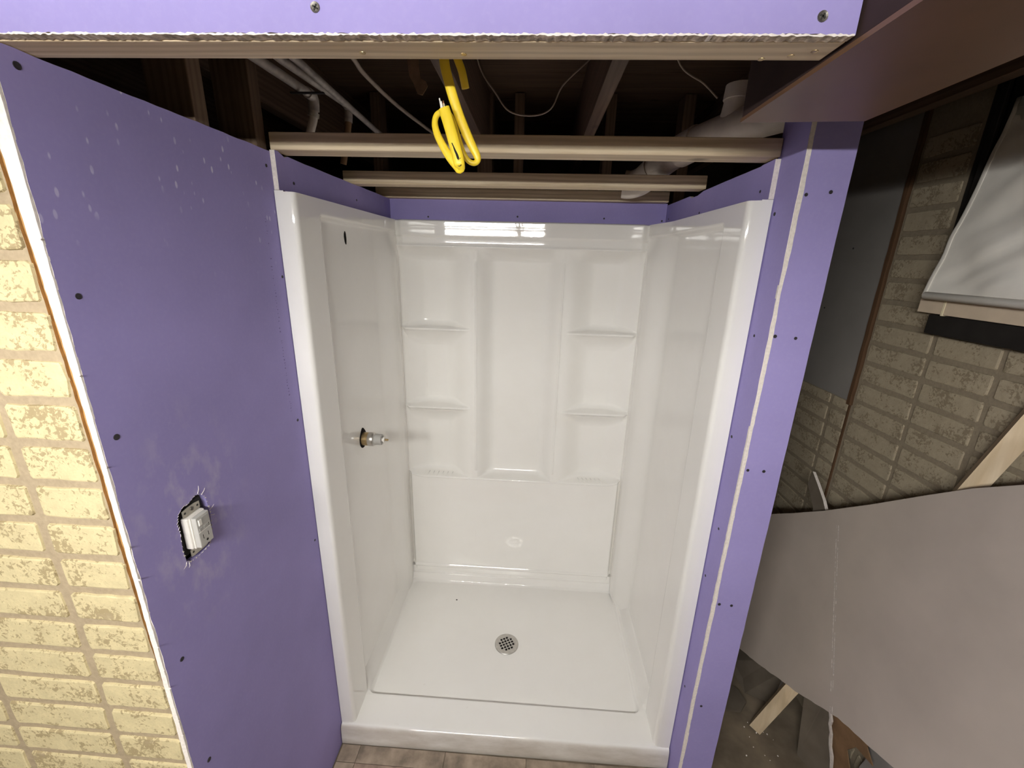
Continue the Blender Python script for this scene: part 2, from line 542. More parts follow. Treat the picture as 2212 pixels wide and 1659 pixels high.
# little torn paper curls on that edge
for z, s in ((1.235, 1), (1.30, 0.6), (1.085, 0.7), (0.985, 0.9), (0.90, 0.6), (1.60, 0.35), (1.79, 0.3), (1.45, 0.5), (0.86, 0.6), (1.03, 0.5)):
    y0 = Yf - 0.004
    pts = [(0.000, y0, z), (0.003 * s, y0 - 0.001, z + 0.002), (0.006 * s, y0 - 0.002, z + 0.001), (0.009 * s, y0 - 0.003, z + 0.005 * s)]
    G().tube(pts, [0.0010, 0.0012, 0.0009, 0.0004], 5).build('paper_curl', 'gypsum', WL)
# strip of purple board over the shower flange
ols = jag((0.0127, 0.004, 1.932), (0.0127, 0.836, 1.930), 20, 0.0005, r1, (0, 0, 1)) + [(0.0127, 0.836, 1.930), (0.0127, 0.836, 2.017)]
ols += jag((0.0127, 0.80, 2.017), (0.0127, 0.10, 2.017), 16, 0.0008, r1, (0, 0, 1)) + [(0.0127, 0.06, 2.018), (0.0127, 0.045, 2.013), (0.0127, 0.02, 2.022), (0.0127, 0.004, 2.022)]
bs2 = board('drywall_strip', 'x', ols, (1, 0, 0), 0.0125, WL)
for y0 in (-0.53, -0.21, -0.022, 0.40, 0.79):
    zt = 2.43 if y0 in (-0.21, -0.022, -0.53) else 2.012
    G().box(-0.102, -0.0129, y0, y0 + 0.038, 0.04, zt, 0.002).build('stud', 'old_z', WL)
G().box(-0.102, -0.0129, -0.53, 0.83, 0.001, 0.039, 0.002).build('bottom_plate', 'pine_y', WL)
screws([(0, -0.52, 2.0), (0, -0.521, 1.714), (0, -0.521, 1.491), (0, -0.511, 1.012), (0, -0.51, 0.727)], (1, 0, 0), bd, 0.0052)
screws([(0, -0.017, 1.983), (0, -0.010, 1.721), (0, -0.026, 1.324), (0, -0.019, 0.914)], (1, 0, 0), bd, 0.0042)
screws([(0.0127, 0.075, 1.958), (0.0127, 0.48, 1.967)], (1, 0, 0), bs2, 0.0042)
# illegible factory print along the tapered edge: only faint flecks can be made out
g = G()
rp = random.Random(21)
z = 1.86
while z > 1.36:
    h = rp.uniform(0.003, 0.008)
    if rp.random() > 0.25:
        y0 = -0.052 + rp.uniform(-0.002, 0.002)
        g.box(0.0001, 0.0004, y0, y0 + rp.uniform(0.002, 0.006), z - h * rp.uniform(0.2, 0.5), z)
    z -= h + 0.0025
g.build('print_fleck', 'printed', WL, props={'kind': 'stuff'})

# ---- right partition: a narrow purple stub with a corner
WR = thing('wall_right', 'narrow purple drywall column right of the shower with a raw white corner joint', None, (1.26, 0, 0), kind='structure')
r2 = random.Random(12)
Yr = -0.088
XR = 1.2195
o1 = [(XR, 0.02, 0), (XR, 0.02, 2.13)] + [(XR, Yr - 0.002, 2.13)] + jag((XR, Yr - 0.002, 2.12), (XR, Yr - 0.002, 0.0), 80, 0.0012, r2, (0, 1, 0)) + [(XR, Yr - 0.002, 0)]
rb = board('drywall_panel', 'x', o1, (-1, 0, 0), 0.0045, WR)
xe = 1.323
o2 = jag((1.2245, Yr, 0), (1.2245, Yr, 2.13), 70, 0.0006, r2, (1, 0, 0)) + [(1.2245, Yr, 2.13), (xe, Yr, 2.13)] + jag((xe, Yr, 2.12), (xe, Yr, 0), 60, 0.0005, r2, (1, 0, 0)) + [(xe, Yr, 0)]
fb = board('drywall_panel', 'y', o2, (0, -1, 0), 0.0127, WR)
# ragged gypsum showing along the corner
g = G()
lft = []; rgt = []
cx_list = [(0, 1.2200), (0.18, 1.2195), (0.43, 1.2180), (0.68, 1.2195), (1.0, 1.2205), (1.35, 1.2225), (1.54, 1.2240), (1.72, 1.2230), (1.92, 1.2245), (2.13, 1.2235)]
def lerp_list(l, z):
    for (a, va), (b, vb) in zip(l, l[1:]):
        if z <= b: return va + (vb - va) * (z - a) / (b - a)
    return l[-1][1]
for i in range(141):
    z = 2.13 * i / 140
    c = lerp_list(cx_list, z)
    w = 0.0044 + 0.0012 * mnoise.noise(Vector((0, 3.1, z * 9)))
    lft.append((c - 0.0032 + r2.uniform(-0.0006, 0.0006), z)); rgt.append((c - 0.0032 + 2 * w + r2.uniform(-0.0006, 0.0006), z))
g.slab([(x, Yr - 0.0035, z) for x, z in rgt] + [(x, Yr - 0.0035, z) for x, z in reversed(lft)], (0, -1, 0), 0.006)
g.build('board_edge', 'gypsum', WR, label='raw white board edge running down the corner')
# strip over the shower flange on this side
XS = 1.2065
o3 = [(XS, 0.004, 1.932), (XS, 0.004, 2.018)] + [(XS, 0.06, 2.016)] + jag((XS, 0.07, 2.014), (XS, 0.48, 2.012), 10, 0.0006, r2, (0, 0, 1)) + [(XS, 0.49, 2.004), (XS, 0.55, 2.004), (XS, 0.57, 2.012), (XS, 0.836, 2.012), (XS, 0.836, 1.930)]
rs = board('drywall_strip', 'x', o3, (-1, 0, 0), 0.0125, WR)
for y0 in (-0.074, 0.40, 0.79):
    G().box(1.2325, 1.3215, y0, y0 + 0.038, 0.04, 2.40 if y0 < 0 else 2.012, 0.002).build('stud', 'pine_z', WR)
G().box(1.2325, 1.3215, -0.074, 0.83, 0.001, 0.039, 0.002).build('bottom_plate', 'pine_y', WR)
screws([(1.239, Yr, 1.930), (1.289, Yr, 1.936), (1.236, Yr, 1.621), (1.284, Yr, 1.618), (1.238, Yr, 1.267), (1.279, Yr, 1.266), (1.237, Yr, 0.831), (1.272, Yr, 0.829), (1.247, Yr, 0.427)], (0, -1, 0), fb, 0.0043)
screws([(XR, -0.012, 1.898), (XR, -0.027, 1.611), (XR, -0.012, 1.328), (XR, -0.038, 1.051), (XR, -0.015, 0.867), (XR, -0.02, 0.42)], (-1, 0, 0), rb, 0.0042)
screws([(XS, 0.05, 1.955), (XS, 0.45, 1.945), (XS, 0.80, 1.955)], (-1, 0, 0), rs, 0.0038)

# ---- rear partition behind the shower
WB = thing('wall_back', 'rear stud partition with a purple drywall strip above the shower back', None, (0.6, 0.87, 0), kind='structure')
r3 = random.Random(13)
o4 = [(0.0132, 0.837, 1.930)] + jag((0.02, 0.837, 1.932), (1.19, 0.837, 1.930), 24, 0.0004, r3, (0, 0, 1)) + [(1.206, 0.837, 1.930), (1.206, 0.837, 2.018), (0.0132, 0.837, 2.018)]
wb = board('drywall_strip', 'y', o4, (0, -1, 0), 0.0127, WB)
screws([(0.181, 0.837, 1.947), (0.573, 0.837, 1.955), (0.945, 0.837, 1.955), (1.19, 0.837, 1.95)], (0, -1, 0), wb, 0.0040)
for x0, w in ((-0.06, 0.038), (0.392, 0.064), (0.548, 0.040), (0.924, 0.040), (1.235, 0.045)):
    G().box(x0, x0 + w, 0.8705, 0.9585, 0.04, 2.43, 0.002).build('stud', 'old_z', WB)
G().box(-0.06, 1.28, 0.8705, 0.9585, 0.001, 0.039, 0.002).build('bottom_plate', 'pine_x', WB)

# ---- faux brick panelling: one brick = one part
def brick_piece(u0, u1, v0, v1, conv, rnd, proud=0.0038, jag_side=None):
    bl = []
    nu = 5; nvv = 2
    def J(a): return rnd.uniform(-a, a)
    c = 0.004
    for i in range(nu + 1): bl.append((u0 + c + (u1 - u0 - 2 * c) * i / nu, v0 + J(0.0012)))
    for i in range(nvv + 1): bl.append((u1 + (J(0.0022) if jag_side == 'r' else J(0.0012)), v0 + c + (v1 - v0 - 2 * c) * i / nvv))
    for i in range(nu + 1): bl.append((u1 - c - (u1 - u0 - 2 * c) * i / nu, v1 + J(0.0012)))
    for i in range(nvv + 1): bl.append((u0 + J(0.0012), v1 - c - (v1 - v0 - 2 * c) * i / nvv))
    n = len(bl)
    cu, cv = (u0 + u1) / 2, (v0 + v1) / 2
    pr = proud + J(0.0008)
    def inset(p, d):
        return (p[0] - math.copysign(min(d, abs(p[0] - cu)), p[0] - cu), p[1] - math.copysign(min(d, abs(p[1] - cv)), p[1] - cv))
    lo = [conv(p[0], p[1], -0.001) for p in bl]
    mid = [conv(*inset(p, 0.0012), pr * 0.75) for p in bl]
    hi = [conv(*inset(p, 0.0035), pr) for p in bl]
    g = G()
    f = [tuple(2 * n + k for k in range(n))]
    for l in range(2):
        for k in range(n):
            k2 = (k + 1) % n
            f.append((l * n + k, l * n + k2, (l + 1) * n + k2, (l + 1) * n + k))
    g.add(lo + mid + hi, f)
    return g

def brick_obj(g, parent, m):
    # each brick carries its own origin so its paint differs from its neighbours
    c = sum((v for v in g.v), Vector((0, 0, 0))) / len(g.v)
    me = bpy.data.meshes.new('brick')
    me.from_pydata([tuple(v - c) for v in g.v], [], g.f)
    me.materials.append(MT[m])
    me.validate(); me.update()
    o = bpy.data.objects.new('brick', me)
    COL.objects.link(o)
    o.parent = parent
    o.location = c - org(parent)
    return o

WFL = thing('wall_front_left', 'cream painted faux brick panel left of the purple partition', None, (-0.4, Yf, 0), kind='structure')
rb1 = random.Random(31)
def xr_edge(z): return edge_l0(z) - 0.0015 - 0.0105 * sstep(0.75, 1.35, z)
Y0 = Yf + 0.001
edge = []
for i in range(160):
    z = 2.3 * i / 159
    edge.append((xr_edge(z) + rb1.uniform(-0.0012, 0.0006), Y0, z))
G().slab([(-1.29, Y0, 0), *edge, (-1.29, Y0, 2.3)], (0, -1, 0), 0.004, 0, 1, 1).build('mortar_board', ['mortar', 'hard'], WFL)
G().box(-0.075, -0.0135, Yf + 0.0055, Yf + 0.016, 0, 2.25).build('backing_strip', 'hard', WFL, label='bare brown strip between brick panel and board edge')
rows = []
zz = 1.777
k = -7
while True:
    zb = 1.777 - 0.0711 * k
    k += 1
    if zb > 2.24: continue
    if zb < 0.06: break
    rows.append(zb)
convL = lambda u, v, d: Vector((u, Y0 - d, v))
for zb in rows:
    z0, z1 = zb, zb + 0.0575
    # right-hand cut brick, then whole bricks to the left
    br = brick_piece(-0.139 + rb1.uniform(-0.002, 0.002), xr_edge((z0 + z1) / 2) - 0.002, z0, z1, convL, rb1, jag_side='r')
    brick_obj(br, WFL, 'brick')
    for c in range(3):
        u1 = -0.156 - c * 0.2165 + rb1.uniform(-0.002, 0.002)
        u0 = u1 - 0.199 + rb1.uniform(-0.002, 0.002)
        brick_obj(brick_piece(u0, u1, z0, z1, convL, rb1), WFL, 'brick')

XB = 1.86
WFR = thing('wall_far_right', 'darker faux brick outer wall with a grey flat board and window', None, (XB, 0.2, 0), kind='structure')
G().box(XB, XB + 0.05, -3.65, 1.5, 0, 2.45).build('mortar_board', 'mortar_darker', WFR)
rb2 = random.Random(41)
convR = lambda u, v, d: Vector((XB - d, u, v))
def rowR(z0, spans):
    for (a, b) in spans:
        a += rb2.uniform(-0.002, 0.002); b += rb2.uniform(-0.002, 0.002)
        brick_obj(brick_piece(a, b, z0, z0 + 0.058, convR, rb2), WFR, 'brick_darker')
for i in range(-18, 11):
    zb = 1.3915 + 0.0722 * i
    if zb < 0.05: continue
    if zb > 1.655:
        sp = [(0.262, 0.425)]
    elif zb > 1.575:
        sp = [(0.212, 0.425)] if zb < 1.59 or zb > 1.59 else []
        sp = [(0.205, 0.425)]
    else:
        sp = [(0.205, 0.425), (0.008, 0.19), (-0.19, -0.008), (-0.388, -0.206)]
        if zb > 0.5: sp.append((-0.586, -0.404))
    rowR(zb, sp)
    zl = zb + 0.012
    if zl + 0.058 < 1.30:
        rowR(zl, [(0.449, 0.534), (0.55, 0.735), (0.751, 0.94)])
    elif zl < 1.29:
        for (a_, b_) in [(0.449, 0.534), (0.55, 0.735), (0.751, 0.94)]:
            brick_obj(brick_piece(a_, b_, zl, 1.298, convR, rb2), WFR, 'brick_darker')
# seam between the two brick panels and the grey board above it
G().box(XB - 0.0062, XB - 0.0003, 0.4385, 0.4445, 0.03, 1.30).build('panel_seam', 'trim', WFR)
G().box(XB - 0.008, XB - 0.0003, 0.452, 1.35, 1.302, 2.43, 0.001).build('flat_board', 'gray_board', WFR, label='smooth grey board above the brick')
g = G()
rtm = random.Random(8)
pl = [(XB - 0.013, 0.434 + rtm.uniform(-0.0012, 0.0012), 1.29 + 1.1 * i / 30) for i in range(31)]
pr = [(XB - 0.013, 0.4495 + rtm.uniform(-0.0012, 0.0012), 1.29 + 1.1 * i / 30) for i in range(31)]
g.slab(pl + pr[::-1], (-1, 0, 0), 0.0125)
g.build('edge_trim', 'trim', WFR, label='brown wooden edge strip')
screws([(XB - 0.008, 0.70, 1.62), (XB - 0.008, 0.62, 1.85)], (-1, 0, 0), WFR, 0.004)

# rear outer wall, room walls behind the camera and ceilings
bw = G().box(-1.3, 1.91, 1.45, 1.5, 0, 2.45).build('wall_rear', 'foundation'); top(bw, 'dark foundation wall far behind the shower', None, 'structure')
ww = G().box(-1.35, -1.3, -3.65, 1.5, 0, 2.45).build('wall_side', 'roomwall'); top(ww, 'tan room wall at the far left outside the picture', None, 'structure')
we = G().box(-1.35, 1.91, -3.7, -3.65, 0, 2.45).build('wall_entry', 'roomwall'); top(we, 'tan room wall behind the viewer', None, 'structure')

CE = thing('ceiling', 'open ceiling of dark joists and subfloor boards over the shower', None, (0.6, 0, 2.2), kind='structure')
rc = random.Random(17)
G().box(-1.3, 1.86, -3.65, -0.56, 2.30, 2.32).build('ceiling_board', 'ceilpaint', CE)
y = -0.555
while y < 1.44:
    w = 0.138
    G().box(-1.29, 1.85, y + 0.0015, min(y + w, 1.449) - 0.0015, 2.432 + rc.uniform(0, 0.002), 2.452, 0.001).build('subfloor_board', 'old_x', CE)
    y += w
for x0 in (-0.406 - 0.2, -0.2, 0.406, 0.812, 1.38, 1.70):
    G().box(x0, x0 + 0.038, -0.50, 1.449, 2.205, 2.431, 0.002).build('joist', 'old_y', CE)

# ================================================================== HEADER over the opening
HD = thing('header', 'purple faced wooden header crossing the top of the shower opening', 'header', (0.45, -0.52, 2.02))
r4 = random.Random(14)
yH = -0.5465
top_z = 2.299
bot = jag((-1.0, yH, 2.0245), (0.996, yH, 2.0215), 170, 0.0014, r4, (0, 0, 1))
hb = board('drywall_panel', 'y', bot + [(0.996, yH, 2.0215), (0.9975, yH, top_z), (-1.0, yH, top_z)], (0, -1, 0), 0.0127, HD)
# torn white paper edge along the bottom
g = G()
N = 480
tp = []; bt = []
for i in range(N + 1):
    x = -0.45 + 1.445 * i / N
    zc = 2.0235 - 0.002 * i / N
    tp.append((x, yH - 0.0006, zc + 0.0006 + r4.uniform(-0.0009, 0.0009)))
    bt.append((x, yH - 0.0006, zc - 0.0012 + r4.uniform(-0.0009, 0.0006)))
g.slab(bt + tp[::-1], (0, -1, 0), 0.0125, 0, 1, 1)
g.build('board_edge', ['gypsum', 'gypsum_dirty'], HD, label='torn white bottom edge of the header board')
G().box(-0.1, 0.9955, -0.533, -0.4875, 2.0205, 2.108, 0.0015).build('beam', 'pine_x', HD)
for x, z in ((0.405, 2.047), (0.958, 2.038)):
    s = disc((x, yH, z), (0, -1, 0), 0.0056, 0.0011, 16)
    so = s.build('screw', 'screw_gray', hb)
    gx = G()
    for a in (0.5, 0.5 + math.pi / 2):
        mt = Matrix.Translation((x, yH - 0.0006, z)) @ Matrix.Rotation(a, 4, 'Y')
        gx.box(-0.0032, 0.0032, -0.0005, 0.0003, -0.0008, 0.0008, mat=mt)
    gx.build('drive_recess', 'slot', hb)
for x, y_ in ((0.44, -0.505), (0.565, -0.502), (0.955, -0.50), (0.925, -0.492), (0.975, -0.512)):
    disc((x, y_, 2.0205), (0, 0, -1), 0.0042, 0.0005).build('nail', 'brass', HD)

# ================================================================== SOFFIT on the right
SF = thing('soffit', 'long dark brown boxed soffit running overhead beside the purple header', 'soffit', (1.10, -1.0, 2.0125))
ys0, ys1 = -2.6, -0.280
zs_ = 2.0125
xl0, xr0 = 0.9990, 1.1950
G().slab([(xl0, ys0, zs_), (xl0, ys1 + 0.003, zs_), (xr0 - 0.003, ys1 - 0.012, zs_), (xr0 + 0.012, ys0, zs_)], (0, 0, -1), 0.006).build('bottom_panel', 'soffit', SF)
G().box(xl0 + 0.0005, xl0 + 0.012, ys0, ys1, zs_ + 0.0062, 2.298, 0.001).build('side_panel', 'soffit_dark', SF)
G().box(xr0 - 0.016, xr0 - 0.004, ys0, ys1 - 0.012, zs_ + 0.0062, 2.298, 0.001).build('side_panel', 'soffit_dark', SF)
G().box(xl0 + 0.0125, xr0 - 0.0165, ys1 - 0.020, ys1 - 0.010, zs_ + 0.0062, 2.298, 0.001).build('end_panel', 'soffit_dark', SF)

# ================================================================== CROSS BRACES above the shower
def brace(x0, x1, y0, y1, z0, z1, tilt, label):
    g = G().box(x0, x1, y0, y1, z0, z1, 0.0025)
    for v in g.v: v.z += tilt * (v.x - 0.6)
    o = g.build('cross_brace', 'pine_x')
    return top(o, label, 'lumber')
brace(0.001, 1.2175, 0.006, 0.072, 2.0225, 2.062, 0.0, 'pale pine brace spanning the opening just behind the yellow cable, nearest of three')
brace(-0.02, 1.2195, 0.455, 0.515, 2.0185, 2.060, 0.0025, 'pale pine brace in the middle, between the nearest brace and the rear one')
brace(-0.035, 1.20, 0.802, 0.868, 2.0185, 2.060, 0.0015, 'pale pine brace lying along the rear purple strip, farthest of three')

# ================================================================== SHOWER STALL
SH = thing('shower_stall', 'glossy white acrylic shower stall with moulded shelves and a pan', 'shower', (0.6, 0.4, 0))
SX0, SX1 = 0.0015, 1.2165
YB = 0.790      # corner seam
YF = 0.765      # foremost plane of the back panel
def side_x(y, z):
    """inner x of the left panel at (y,z)"""
    top_fade = 1 - sstep(1.872, 1.886, z)
    rec = sstep(0.122, 0.136, y) * top_fade
    x = 0.050 - 0.020 * rec
    # soft column turning into the rear corner
    rampv = sstep(0.555, 0.690, y)
    x += 0.028 * rampv * (0.25 + 0.75 * (1 - sstep(1.76, 1.88, z))) * rec
    k = sstep(0.725, YB, y)
    return x * (1 - k) + 0.0520 * k
ycols = [0.0125, 0.018, 0.03, 0.05, 0.08, 0.105, 0.116, 0.120, 0.124, 0.128, 0.132, 0.136, 0.142, 0.16, 0.20, 0.25, 0.30, 0.35, 0.40, 0.44, 0.48, 0.51] + [0.53 + 0.01 * i for i in range(20)] + [0.735, 0.745, 0.755, 0.765, 0.775, 0.783, YB]
zrows = [0.082, 0.12, 0.2, 0.3, 0.45, 0.6, 0.75, 0.9, 1.05, 1.2, 1.35, 1.5, 1.6, 1.68] + [1.72 + 0.01 * i for i in range(14)] + [1.856, 1.862, 1.867, 1.871, 1.874, 1.877, 1.880, 1.883, 1.886, 1.890, 1.90, 1.912, 1.922, 1.928]
def side_panel(mirror):
    prof = []
    def pt(yi, z):
        a = yi
        if a < 8:      # flat front flange and its rounded inner corner
            fl = [(0.0, 0.030), (0.0, -0.0005), (0.012, -0.001), (0.024, -0.001), (0.030, 0.0), (0.038, 0.0), (0.0445, 0.0016), (0.0485, 0.006)]
            return fl[a]
        y = ycols[a - 8]
        return (side_x(y, z), y)
    nu = 8 + len(ycols)
    def fn(i, j):
        if j == len(zrows):
            x, y = pt(i, zrows[-1])
            z = 1.9305
            x = 0.0 if i > 3 else x
            x = max(0.0, x - 0.03) if i > 3 else x
        else:
            x, y = pt(i, zrows[j]); z = zrows[j]
        if i < 8 and j < len(zrows):
            z = max(z, 0.088)
        X = SX0 + x if not mirror else SX1 - x * 1.10 - (0.034 * sstep(0.56, 0.79, y) if j < len(zrows) else 0)
        return Vector((X, y, z))
    g = G().grid(fn, nu, len(zrows) + 1, flip=mirror)
    o = g.build('side_panel', 'acrylic', SH, smooth=True, sharp=50)
    return o
spl = side_panel(False)
spr = side_panel(True)

# back panel: moulded relief
bx0, bx1 = 0.0525, 1.1295
RL, RRr = 0.4025, 0.7830
def edge_back(x, w=0.028):
    """how far the front plane falls back to the corner seams"""
    return 0.025 * (1 - sstep(bx0, bx0 + w, x) * (1 - sstep(bx1 - w, bx1, x)))
DEEP = 0.082
def rec_x(x):
    if x < RL:
        return 0.025 + (DEEP - 0.025) * sstep(bx0, bx0 + 0.105, x) - DEEP * sstep(0.250, 0.381, x)
    if x > RRr:
        return 0.025 + (DEEP - 0.025) * sstep(-bx1, -bx1 + 0.105, -x) - DEEP * sstep(-0.934, -0.800, -x)
    return 0.074 * (1 - (1 - sstep(RL + 0.001, RL + 0.090, x)) ** 1.5 - (1 - sstep(-RRr + 0.001, -RRr + 0.090, -x)) ** 1.5)
SHELF_Z = (1.4680, 1.0880)
def shelf_span(x):
    return x <= 0.374 or x >= 0.802
def back_d(x, z):
    """depth behind the front plane YF (positive = deeper)"""
    eb = edge_back(x)
    inx = max(rec_x(x), 0.0)
    zb0 = 0.715 + 0.018 * (1 - sstep(bx0, bx0 + 0.09, x) * (1 - sstep(bx1 - 0.09, bx1, x))) ** 1.5
    ebt = edge_back(x, 0.035) * 0.8
    if z > 1.899: d = -0.0125 - 0.0222 * (z - 1.899) + 0.016 * sstep(1.924, 1.931, z)
    elif z > 1.868: d = -0.0125 - 0.0074 * (z - 1.899)
    elif z > 1.858: d = -0.0125 + 0.0070 * sstep(0, 1, (1.868 - z) / 0.010)
    elif z > 1.8215: d = -0.0055 - 0.0045 * sstep(1.832, 1.8235, z) if False else -0.0055 - 0.0045 * (1 - sstep(1.8235, 1.834, z))
    else: d = None
    if d is not None: return d + ebt
    if z < zb0:
        d = eb - 0.003 * math.exp(-((z - zb0 + 0.004) / 0.004) ** 2)
        d -= 0.0030 * math.exp(-((x - (bx0 + 0.021)) / 0.004) ** 2) + 0.0030 * math.exp(-((x - (bx1 - 0.021)) / 0.004) ** 2)
        if abs(z - 0.172) < 0.011: d -= 0.007 * (1 - ((z - 0.172) / 0.011) ** 2)
        if z < 0.163: d += 0.030 * (1 - sstep(0.156, 0.163, z)) * 0.4
        return d
    d = inx
    # concave cove under the top band
    lo = 1.764 + 0.022 * (1 - sstep(0.0, 0.03, inx))
    if z > lo:
        t = (z - lo) / (1.8215 - lo)
        f0 = -0.010 + ebt
        d = f0 + (inx - f0) * (1 - t ** 1.7)
    else:
        for rx in (RL, RRr):
            d -= 0.0062 * math.exp(-((x - rx) / 0.0042) ** 2) * (1 - sstep(1.752, 1.772, z))
    def shelfshape(d, front, h):
        # nearly level top that curls up into the back with a generous fillet; h = height above the front edge
        dd = max(d - front, 0.0)
        R = min(0.030, dd * 0.55)
        fl = dd - R
        top = 0.0035
        if h < top: return front + fl * (h / top)
        t = min(1.0, (h - top) / max(R, 1e-5))
        return front + fl + R * math.sqrt(max(0.0, 1 - (1 - t) ** 2))
    if z < zb0 + 0.045:
        d = shelfshape(d, min(eb, inx), z - zb0)
    for zs in SHELF_Z:
        if not shelf_span(x): continue
        fr = min(edge_back(x, 0.03), inx) * 0.9
        if zs <= z < zs + 0.036:
            d = shelfshape(d, fr, z - zs)
        elif zs - 0.009 <= z < zs:
            d = fr - 0.0035 * math.sin(math.pi * (0.12 + 0.88 * (zs - z) / 0.009)) * min(1.0, inx / 0.012)
        elif z < zs - 0.009:
            ln = 0.010 + 1.15 * (inx - fr)
            t = (zs - 0.009 - z) / ln
            if t < 1: d = fr + (d - fr) * math.sin(0.5 * math.pi * t) ** 0.75
    return d
xcols = []
n = 150
for i in range(n + 1): xcols.append(bx0 + (bx1 - bx0) * i / n)
for rx in (RL, RRr, bx0 + 0.021, bx1 - 0.021):
    xcols += [rx + o_ for o_ in (-0.011, -0.008, -0.0055, -0.003, -0.001, 0.001, 0.003, 0.0055, 0.008, 0.011)]
xcols = sorted(set(round(x, 5) for x in xcols))
zr = [0.128, 0.150, 0.155, 0.158, 0.161, 0.1635, 0.166, 0.169, 0.172, 0.175, 0.178, 0.181, 0.184]
zr += [0.19 + 0.04 * i for i in range(13)]
zr += [0.706 + 0.0010 * i for i in range(34)] + [0.741 + 0.004 * i for i in range(7)]
for a, b, m in ((0.762, 0.99, 12), (0.99, 1.064, 26)): zr += [a + (b - a) * i / m for i in range(m)]
for zs in SHELF_Z:
    zr += [zs - 0.0105, zs - 0.009, zs - 0.0075, zs - 0.006, zs - 0.0045, zs - 0.003, zs - 0.0015, zs - 0.0004] + [zs + 0.0007 * i for i in range(12)] + [zs + 0.009 + 0.0025 * i for i in range(12)]
zr += [1.11 + 0.02 * i for i in range(13)] + [1.375 + 0.0028 * i for i in range(28)] + [1.495 + 0.02 * i for i in range(13)]
zr += [1.745 + 0.004 * i for i in range(18)] + [1.8175, 1.8190, 1.8200, 1.8208, 1.8214, 1.8217, 1.823, 1.8245, 1.826, 1.828, 1.830, 1.833, 1.84, 1.85, 1.857, 1.859, 1.861, 1.863, 1.865, 1.867]
zr += [1.868 + 0.0024 * i for i in range(25)] + [1.9295]
zr = sorted(set(round(z_, 5) for z_ in zr))
nz = len(zr)
def fnb(i, j):
    x = xcols[i]
    if j == nz: return Vector((x, YF + 0.068, 1.9305))
    z = zr[j]
    return Vector((x, YF + min(0.084, back_d(x, z)), z))
bp = G().grid(fnb, len(xcols), nz + 1, flip=False).build('back_panel', 'acrylic', SH, smooth=True, sharp=60)
# fine soap ribs moulded on the two lowest shelves
def ribs(xc, step, slant, ylen):
    for i in range(6):
        x = xc + step * (i - 2.5)
        y1 = YF + 0.006; y2 = YF + ylen
        G().tube([(x - slant * 0.5, y1, 0.7160), (x, (y1 + y2) / 2, 0.7178), (x + slant * 0.5, y2, 0.7195)], [0.0012, 0.0021, 0.0014], 8).build('soap_rib', 'acrylic', bp, smooth=True)
ribs(0.215, 0.024, 0.004, 0.046)
ribs(0.975, 0.021, -0.014, 0.050)

# pan
PX0, PX1 = 0.0575, 1.1395
PY0, PY1 = 0.113, 0.756
DRX, DRY = 0.5965, 0.402
def pan_floor(x, y):
    d = math.hypot((x - DRX) / 0.54, (y - DRY) / 0.36)
    return 0.064 + 0.010 * min(1.0, d)
def rcorner(x, y):
    """signed distance inside the rounded pan rectangle (positive inside)"""
    r = 0.028
    dx = max(PX0 + r - x, x - (PX1 - r), 0); dy = max(PY0 + r - y, y - (PY1 - r), 0)
    if dx > 0 and dy > 0: return r - math.hypot(dx, dy)
    return min(x - PX0, PX1 - x, y - PY0, PY1 - y)
def pan_z(x, y):
    s = rcorner(x, y)
    rim_front = 0.0935 + 0.003 * sstep(0.04, 0.11, y)
    # side fillets climb towards the wall panels
    side = 0.0
    xin = min(x - SX0, SX1 - x)
    edge = 0.0575
    if xin < edge and y > 0.10:
        side = 0.085 * (1 - max(0, xin - 0.028) / (edge - 0.028)) * sstep(0.11, 0.16, y)
    backr = 0.040 * sstep(PY1 - 0.001, PY1 + 0.012, y) + 0.034 * sstep(PY1 + 0.014, PY1 + 0.030, y)
    rim = max(0.084 if y > 0.16 else rim_front, 0.0)
    rim = rim_front * (1 - sstep(0.115, 0.20, y)) + 0.083 * sstep(0.115, 0.20, y)
    rim += max(side, backr * 0.85)
    t = sstep(-0.003, 0.011, s)
    return rim * (1 - t) + pan_floor(x, y) * t
pxs = [SX0 + 0.001, 0.01, 0.02, 0.028, 0.034, 0.040, 0.046, 0.050, 0.053] + [0.0545 + 0.0016 * i for i in range(12)] + [0.076, 0.08, 0.086, 0.1]
pxs = pxs + [0.12 + 0.03 * i for i in range(33)] + sorted([PX0 + PX1 - x for x in pxs if x > 0.0255]) + [1.178, 1.187, 1.20, SX1 - 0.001]
pxs = sorted(set(round(x, 5) for x in pxs))
pys = [0.002, 0.01, 0.03, 0.06, 0.09, 0.10, 0.105] + [0.1085 + 0.0016 * i for i in range(12)] + [0.13, 0.136, 0.143, 0.15, 0.16] + [0.18 + 0.03 * i for i in range(19)] + [0.727, 0.733, 0.738] + [0.742 + 0.0016 * i for i in range(30)] + [0.80, 0.81, 0.82]
npx = len(pxs)
front = [(-0.0125, 0.001), (-0.0145, 0.006), (-0.0140, 0.03), (-0.0125, 0.07), (-0.0115, 0.080), (-0.0095, 0.0865), (-0.006, 0.0908), (-0.002, 0.0928)]
def fnp(i, j):
    x = pxs[i]
    bowz = 0.0022 * (x - 0.6) / 0.6
    if j < len(front):
        y, z = front[j]
        return Vector((x, y + 0.004 * (x - 0.6), z + (bowz if z > 0.05 else 0)))
    y = pys[j - len(front)]
    return Vector((x, y, pan_z(x, y) + (bowz if y < 0.1 else 0)))
pan = G().grid(fnp, npx, len(front) + len(pys)).build('shower_pan', 'acrylic', SH, smooth=True, sharp=55)

